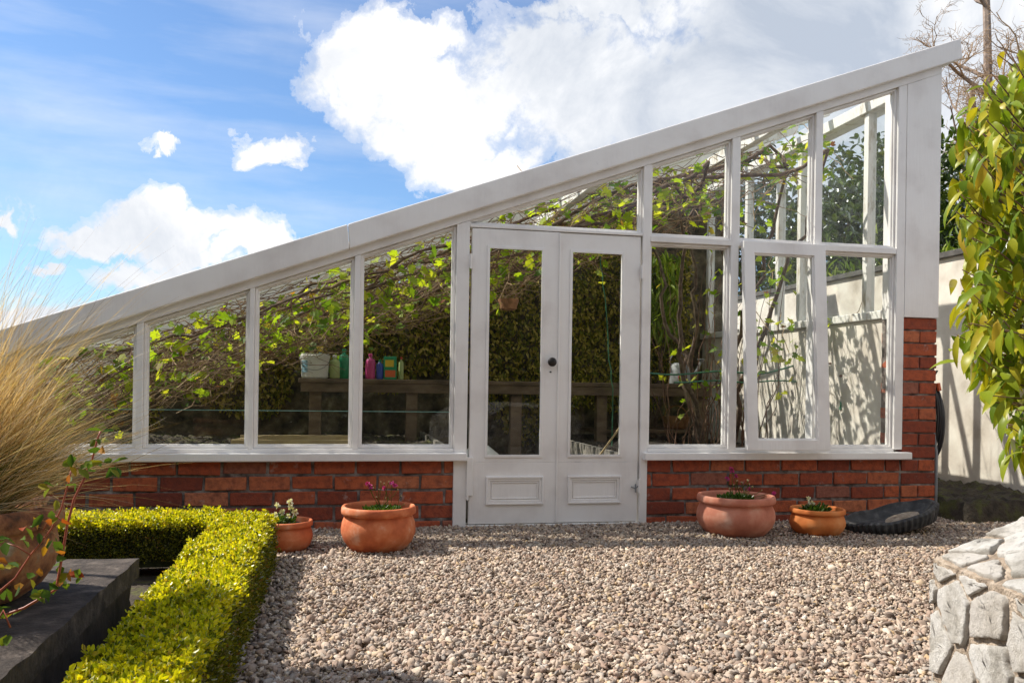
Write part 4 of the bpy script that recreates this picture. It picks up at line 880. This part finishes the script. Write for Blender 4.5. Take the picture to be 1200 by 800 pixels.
# ------------------------------------------------------------------ pale limestone wall, bottom right
SW = thing('rubble_wall', (1.55, 1.4, 0), 'low wall of pale limestone rubble set in sandy mortar with a sloping top', 'stone wall')
def cells(poly, step, seed, asp=1.9):
    r = random.Random(seed); xs = [p[0] for p in poly]; ys = [p[1] for p in poly]; sites = []
    y = min(ys)-step; row = 0
    while y < max(ys)+step:
        x = min(xs)-step*1.5*asp+(row % 2)*step*.7*asp
        while x < max(xs)+step*1.5*asp:
            sites.append((x+r.uniform(-.33, .33)*step*asp, y+r.uniform(-.30, .30)*step)); x += step*asp
        y += step; row += 1
    outp = []
    def clip(pl, a, b_, c):
        res = []
        for i in range(len(pl)):
            p, q = pl[i], pl[(i+1) % len(pl)]; dp = a*p[0]+b_*p[1]-c; dq = a*q[0]+b_*q[1]-c
            if dp <= 0: res.append(p)
            if dp*dq < 0: t = dp/(dp-dq); res.append((p[0]+(q[0]-p[0])*t, p[1]+(q[1]-p[1])*t))
        return res
    for i, s_ in enumerate(sites):
        pl = list(poly)
        for j, o in enumerate(sites):
            if i == j or abs(o[0]-s_[0])+abs(o[1]-s_[1]) > 6*step: continue
            a, b_ = o[0]-s_[0], o[1]-s_[1]; c = a*(o[0]+s_[0])/2+b_*(o[1]+s_[1])/2; pl = clip(pl, a, b_, c)
            if len(pl) < 3: break
        if len(pl) >= 3: outp.append(pl)
    return outp
from mathutils import noise as mnoise
def stoneface(mb, O, U, Vv, poly, step, seed, gap=.0085, hgt=.009):
    O = Vector(O); U = Vector(U).normalized(); Vv = Vector(Vv); Vv = (Vv-U*Vv.dot(U)).normalized(); Nn = U.cross(Vv)
    for k, pl in enumerate(cells(poly, step, seed)):
        ar = sum(pl[i][0]*pl[(i+1) % len(pl)][1]-pl[(i+1) % len(pl)][0]*pl[i][1] for i in range(len(pl)))/2
        if abs(ar) < (step*.35)**2: continue
        cx_ = sum(p[0] for p in pl)/len(pl); cy_ = sum(p[1] for p in pl)/len(pl); pts = []
        for i in range(len(pl)):
            p, q = pl[i], pl[(i+1) % len(pl)]; L = math.hypot(q[0]-p[0], q[1]-p[1]); m_ = max(1, int(L/.012))
            for j in range(m_): pts.append((p[0]+(q[0]-p[0])*j/m_, p[1]+(q[1]-p[1])*j/m_))
        n = len(pts); vs = []; R0 = math.sqrt(abs(ar)/math.pi); hh = hgt*random.uniform(.8, 1.3); tx, ty = random.uniform(-.06, .06), random.uniform(-.06, .06)
        # smooth corners, shrink by the joint
        for it in range(0): pts = [((pts[i-1][0]+2*pts[i][0]+pts[(i+1) % n][0])/4, (pts[i-1][1]+2*pts[i][1]+pts[(i+1) % n][1])/4) for i in range(n)]
        for s_, h_ in ((1, -1.), (1, .35), (.99, .8), (.965, .97), (.8, 1.), (.55, 1.03), (.28, 1.0)):
            for i, (px_, py_) in enumerate(pts):
                sc0 = 1-gap/R0; jx = mnoise.noise(Vector((px_*40, py_*40, seed+k)))*.006+mnoise.noise(Vector((px_*110, py_*110, seed+k)))*.003
                x = cx_+(px_-cx_)*(s_*sc0)+jx; y = cy_+(py_-cy_)*(s_*sc0)+jx
                h = hh*h_+(mnoise.noise(Vector((x*20, y*20, k*3.3)))*.0035+mnoise.noise(Vector((x*60, y*60, k*1.3)))*.0028+mnoise.noise(Vector((x*130, y*130, k*1.3)))*.002)*(h_ > .5)+((x-cx_)*tx+(y-cy_)*ty)*(h_ > 0)
                vs.append(O+U*x+Vv*y+Nn*h)
        R7 = 7; vs.append(O+U*cx_+Vv*cy_+Nn*hh)
        fs = [(a*n+i, a*n+(i+1) % n, (a+1)*n+(i+1) % n, (a+1)*n+i) for a in range(R7-1) for i in range(n)]+[((R7-1)*n+i, (R7-1)*n+(i+1) % n, R7*n) for i in range(n)]
        mb.add(vs, fs)
A0 = Vector((1.372, 1.75, .485)); dA = Vector((-.216, -.976, 0)).normalized(); LA = 1.5   # top edge of the left face, running to the near end
sl_ = Vector((.9, -.2, .43)); sl_ = sl_/sl_.length
# mortar core
E0 = A0; E1 = A0+dA*LA; R0_ = A0+sl_*.36; R1_ = E1+sl_*.36; Q0 = R0_+Vector((.9, -.2, .0)); Q1 = R1_+Vector((.9, -.2, 0))
def dn(v): return Vector((v.x, v.y, -.05))
bt = Vector((.006, 0, 0))
core = MB().add([dn(E0)+bt, E0, R0_, Q0, dn(Q0), dn(E1)+bt, E1, R1_, Q1, dn(Q1)], [(0, 1, 2, 3, 4), (9, 8, 7, 6, 5), (0, 5, 6, 1), (1, 6, 7, 2), (2, 7, 8, 3), (3, 8, 9, 4), (0, 4, 9, 5)])
core.build('mortar_core', M['limemortar'], SW)
st_ = MB()
stoneface(st_, E0+Vector((0, 0, 0)), dA, Vector((0, 0, 1)), [(0.0, -.53), (LA, -.53), (LA, -.004), (0.0, -.004)], .088, 5)
# sloping top: u runs to the near end, v up the slope
stoneface(st_, E0, dA, sl_, [(0.0, .004), (LA, .004), (LA, .355), (0.0, .355)], .088, 9)
stoneface(st_, R0_, dA, Vector((.976, -.216, 0)), [(0.0, .004), (LA, .004), (LA, .9), (0.0, .9)], .13, 12)
stoneface(st_, E0, Vector((-.976, .216, 0)), Vector((0, 0, 1)), [(-1.2, -.53), (0.0, -.53), (0.0, -.05), (-.33, .08), (-1.2, .08)], .12, 15)
st_.build('stones', M['limestone'], SW, smooth=True)

# ------------------------------------------------------------------ garden wall, border and planting on the right
GW = thing('garden_wall', (5.1, 6.5, 0), 'sunlit cream rendered garden wall with dark coping right of the greenhouse', 'wall')
MB().box(5.0, 5.3, 2.6, 11.5, -.05, 2.0).build('wall_body', M['render'], GW, bevel=.01)
MB().box(4.965, 5.33, 2.6, 11.5, 2.001, 2.05, .004).build('coping', M['coping'], GW, bevel=.006)
tag(bumpy('soil_border', 4.03, 5.0, 4.85, 8.6, .14, .05, M['soilmoss'], 30, 90), None, None, kind='structure')
def shrubcloud(name, c, rad, n, size, mat, label, cat, group=None, trunk=True, tpl=LEAF, dirn=(0, 0, .3), wk=.5):
    T = thing(name, (c[0], c[1], 0), label, cat, group)
    d = unit(rn(n, 3)); lump = 1+.22*np.sin(d[:, 0]*5+c[0]*3)*np.sin(d[:, 2]*6+c[1])+.13*np.sin(d[:, 0]*13+d[:, 2]*11+c[0]); r = lump*(ru(0, 1, n)**.22)
    P = np.array(c)+d*np.array(rad)*r[:, None]; P = P[P[:, 2] > .05]; n = len(P)
    leaves('leaves', P, rn(n, 3)+np.array(dirn), rn(n, 3)*.7+np.array([0, -.2, .8]), ru(size*.6, size*1.2, n), size*wk, tpl, mat, T)
    if trunk:
        b = MB()
        for k in range(6): b.tube(wob((c[0]+.05*k-.1, c[1], -.05), (c[0]+rad[0]*random.uniform(-.6, .6), c[1]+rad[1]*random.uniform(-.4, .4), c[2]+rad[2]*random.uniform(0, .6)), 8, .05), [.05-.005*i for i in range(9)], 6)
        b.build('trunk', M['bark'], T)
    return T
for k, (x, y, z, rx_, rz_, lab) in enumerate(((6.6, 9.6, 2.2, 1.3, 1.75, 'dark evergreen bush rising just behind the right corner of the greenhouse'), (8.6, 10.6, 2.4, 1.6, 2.2, 'dark evergreen bush behind the bright yellow green shrub'),
        (4.6, 12.4, 1.45, 1.5, 1.6, 'dark evergreen bush seen through the middle of the greenhouse side glass'), (6.4, 13.4, 2.6, 1.6, 2.6, 'taller dark evergreen bush seen through the far right window'), (2.6, 13.0, .9, 1.5, 1.1, 'low dark evergreen bush far behind the grapevine'))):
    shrubcloud('evergreen_bush', (x, y, z), (rx_, 1.0, rz_), 9000, .13, M['dark_leaf'], lab, 'bush', 'evergreen bushes behind the greenhouse')
T = thing('bank_plants', (5.8, 7.4, 0), 'light green leafy clump growing on top behind the cream garden wall', 'plants')
n = 2600; P = np.stack([ru(5.4, 6.6, n), ru(5.6, 9.5, n), 1.75+np.abs(rn(n))*.32], 1); leaves('leaves', P, rn(n, 3)*.5+np.array([-.1, 0, .8]), rn(n, 3), ru(.08, .17, n), .028, LONG, M['bankgreen'], T)
MB().box(5.301, 6.7, 5.0, 10.0, -.05, 1.8).build('soil', M['soil'], T)

# bright glossy shrub in front of the garden wall
SH = thing('glossy_shrub', (3.05, 2.45, 0), 'shrub with long drooping glossy yellow green leaves at the right edge', 'shrub')
sb = MB(); P = []; Dv = []; base = Vector((3.05, 2.45, -.02))
rim = [(0, 1195), (60, 1168), (110, 1130), (150, 1112), (200, 1104), (300, 1118), (350, 1120), (400, 1114), (440, 1130), (490, 1158), (530, 1185), (555, 1205), (800, 1300)]
def rimx(y):
    for (y0, x0), (y1, x1) in zip(rim[:-1], rim[1:]):
        if y <= y1: return x0+(x1-x0)*(y-y0)/(y1-y0)
    return 1300
targets = []
for _ in range(130):
    y = random.uniform(62, 540); targets.append(at(rimx(y)+random.uniform(4, 45), y, 2.5+random.uniform(-.3, .35)))
for _ in range(150):
    y = random.uniform(40, 560); targets.append(at(rimx(y)+random.uniform(30, 330), y, 2.5+random.uniform(-.4, .5)))
for q in targets:
    mid = Vector((max(q.x, 2.2)*.35+base.x*.65+.1, base.y+.05, .25+q.z*.55)); pts = wob(base+Vector((random.uniform(-.05, .05), random.uniform(-.05, .05), 0)), mid, 5, .012)+wob(mid, q, 7, .014)[1:]
    sb.tube(pts, [.010-.0007*i for i in range(len(pts))], 5)
    for _ in range(15):
        t = random.uniform(.68, 1.03); i = min(int(t*(len(pts)-1)), len(pts)-2); c = pts[i]+(pts[i+1]-pts[i])*random.random(); P.append(c[:]); Dv.append((random.gauss(-.15, .45), random.gauss(-.1, .45), random.gauss(-.65, .4)))
sb.build('stems', M['darktwig'], SH, smooth=True)
P = np.array(P)+rn(len(P), 3)*.018; Dv = np.array(Dv); n = len(P)
nr_ = unit(np.cross(Dv, np.cross(Dv, np.array([0, 0, -1.]))+rn(n, 3)*.4)+np.array([-.3, -.3, .5]))
leaves('leaves', P, Dv, nr_, ru(.05, .11, n), ru(.021, .036, n), LONG, M['shrub'], SH, smooth=True)

# bare trees beyond
def bare_tree(base, h, r, label, seed, lean=(0, 0)):
    rr = random.Random(seed); T = thing('bare_tree', base, label, 'tree', 'bare trees on the right'); tr_ = MB(); twg = MB()
    def grow(p, d, L, r_, lev):
        n = 6; pts = [p]; o = d.copy()
        for i in range(n): o = (o+Vector([rr.gauss(0, .03 if lev == 0 else .10+.05*lev) for _ in range(3)])+Vector((0, 0, .05 if lev else 0))).normalized(); pts.append(pts[-1]+o*L/n)
        (tr_ if lev < 2 else twg).tube(pts, [r_*(1-.55*i/n) for i in range(n+1)], 7 if lev < 2 else 4, False)
        if lev >= 4: return
        for _ in range((18, 5, 5, 4, 3)[lev]):
            t = rr.uniform(.28 if lev else .35, 1); i = min(int(t*n), n-1); q = pts[i]+(pts[i+1]-pts[i])*(t*n-i); a = rr.uniform(0, 6.28)
            perp = Vector((math.cos(a), math.sin(a), rr.uniform(-.1, .5))); nd = (o*.45+perp*.8).normalized(); grow(q, nd, L*(rr.uniform(.13, .22) if lev == 0 else rr.uniform(.42, .62)), max(.006, r_*(1-.55*t)*.55), lev+1)
    grow(Vector(base), Vector((lean[0], lean[1], 1)).normalized(), h, r, 0)
    tr_.build('trunk', M['treebark'], T); twg.build('twigs', M['twig'], T)
bare_tree((17.35, 20, -.05), 13., .19, 'tall bare tree with knotted branches at the top right corner', 21, (.0, 0))
bare_tree((16.5, 20, -.05), 9.2, .12, 'smaller bare tree, left of the tall one and above the evergreen bushes', 7, (.03, 0))

# unseen hedges, added behind and left of the camera to cut the sky fill
def blockerhedge(x0, x1, y0, y1, h, label):
    T = thing('fill_block_hedge', ((x0+x1)/2, (y0+y1)/2, 0), label, 'hedge')
    MB().box(x0+.1, x1-.1, y0+.1, y1-.1, -.04, h-.1).build('branches', M['boxcore'], T)
    P = []; A = [((x1-x0)*h, (x0, y0, 0), (x1-x0, 0, 0), (0, 0, h), (0, -1, 0)), ((x1-x0)*h, (x0, y1, 0), (x1-x0, 0, 0), (0, 0, h), (0, 1, 0)), ((y1-y0)*h, (x0, y0, 0), (0, y1-y0, 0), (0, 0, h), (-1, 0, 0)), ((y1-y0)*h, (x1, y0, 0), (0, y1-y0, 0), (0, 0, h), (1, 0, 0)), ((x1-x0)*(y1-y0), (x0, y0, h), (x1-x0, 0, 0), (0, y1-y0, 0), (0, 0, 1))]
    for ar, o, e1, e2, nr in A:
        n = int(ar*420); P.append(np.array(o)+ru(0, 1, n, 1)*np.array(e1)+ru(0, 1, n, 1)*np.array(e2)+np.array(nr)*rn(n, 1)*.06)
    P = np.concatenate(P); n = len(P); leaves('leaves', P, rn(n, 3), rn(n, 3), ru(.07, .12, n), .06, LEAF, M['dark_leaf'], T)
blockerhedge(-6.5, 6.5, -3.6, -2.6, 3.6, 'added tall dark hedge behind the viewpoint, out of view, cutting the fill light')
blockerhedge(-5.6, -4.7, -2.5, 3.6, 3.0, 'added tall dark hedge out of view on the left, cutting the fill light')
T = thing('standard_bay_tree', (-2.07, 3.38, -.05), 'clipped ball headed bay tree on a bare stem left of the dark plinth', 'tree')
MB().tube([(-2.07, 3.38, -.05), (-2.08, 3.36, 1.3), (-2.06, 3.38, 2.53)], [.022, .018, .015], 8).build('trunk', M['bark'], T)
n = 5200; d = unit(rn(n, 3)); leaves('crown', np.array((-2.06, 3.38, 2.56))+d*np.array((.27, .22, .20))*(ru(0, 1, n)**.33)[:, None], rn(n, 3)+d, rn(n, 3), ru(.04, .07, n), .03, LEAF, M['dark_leaf'], T)
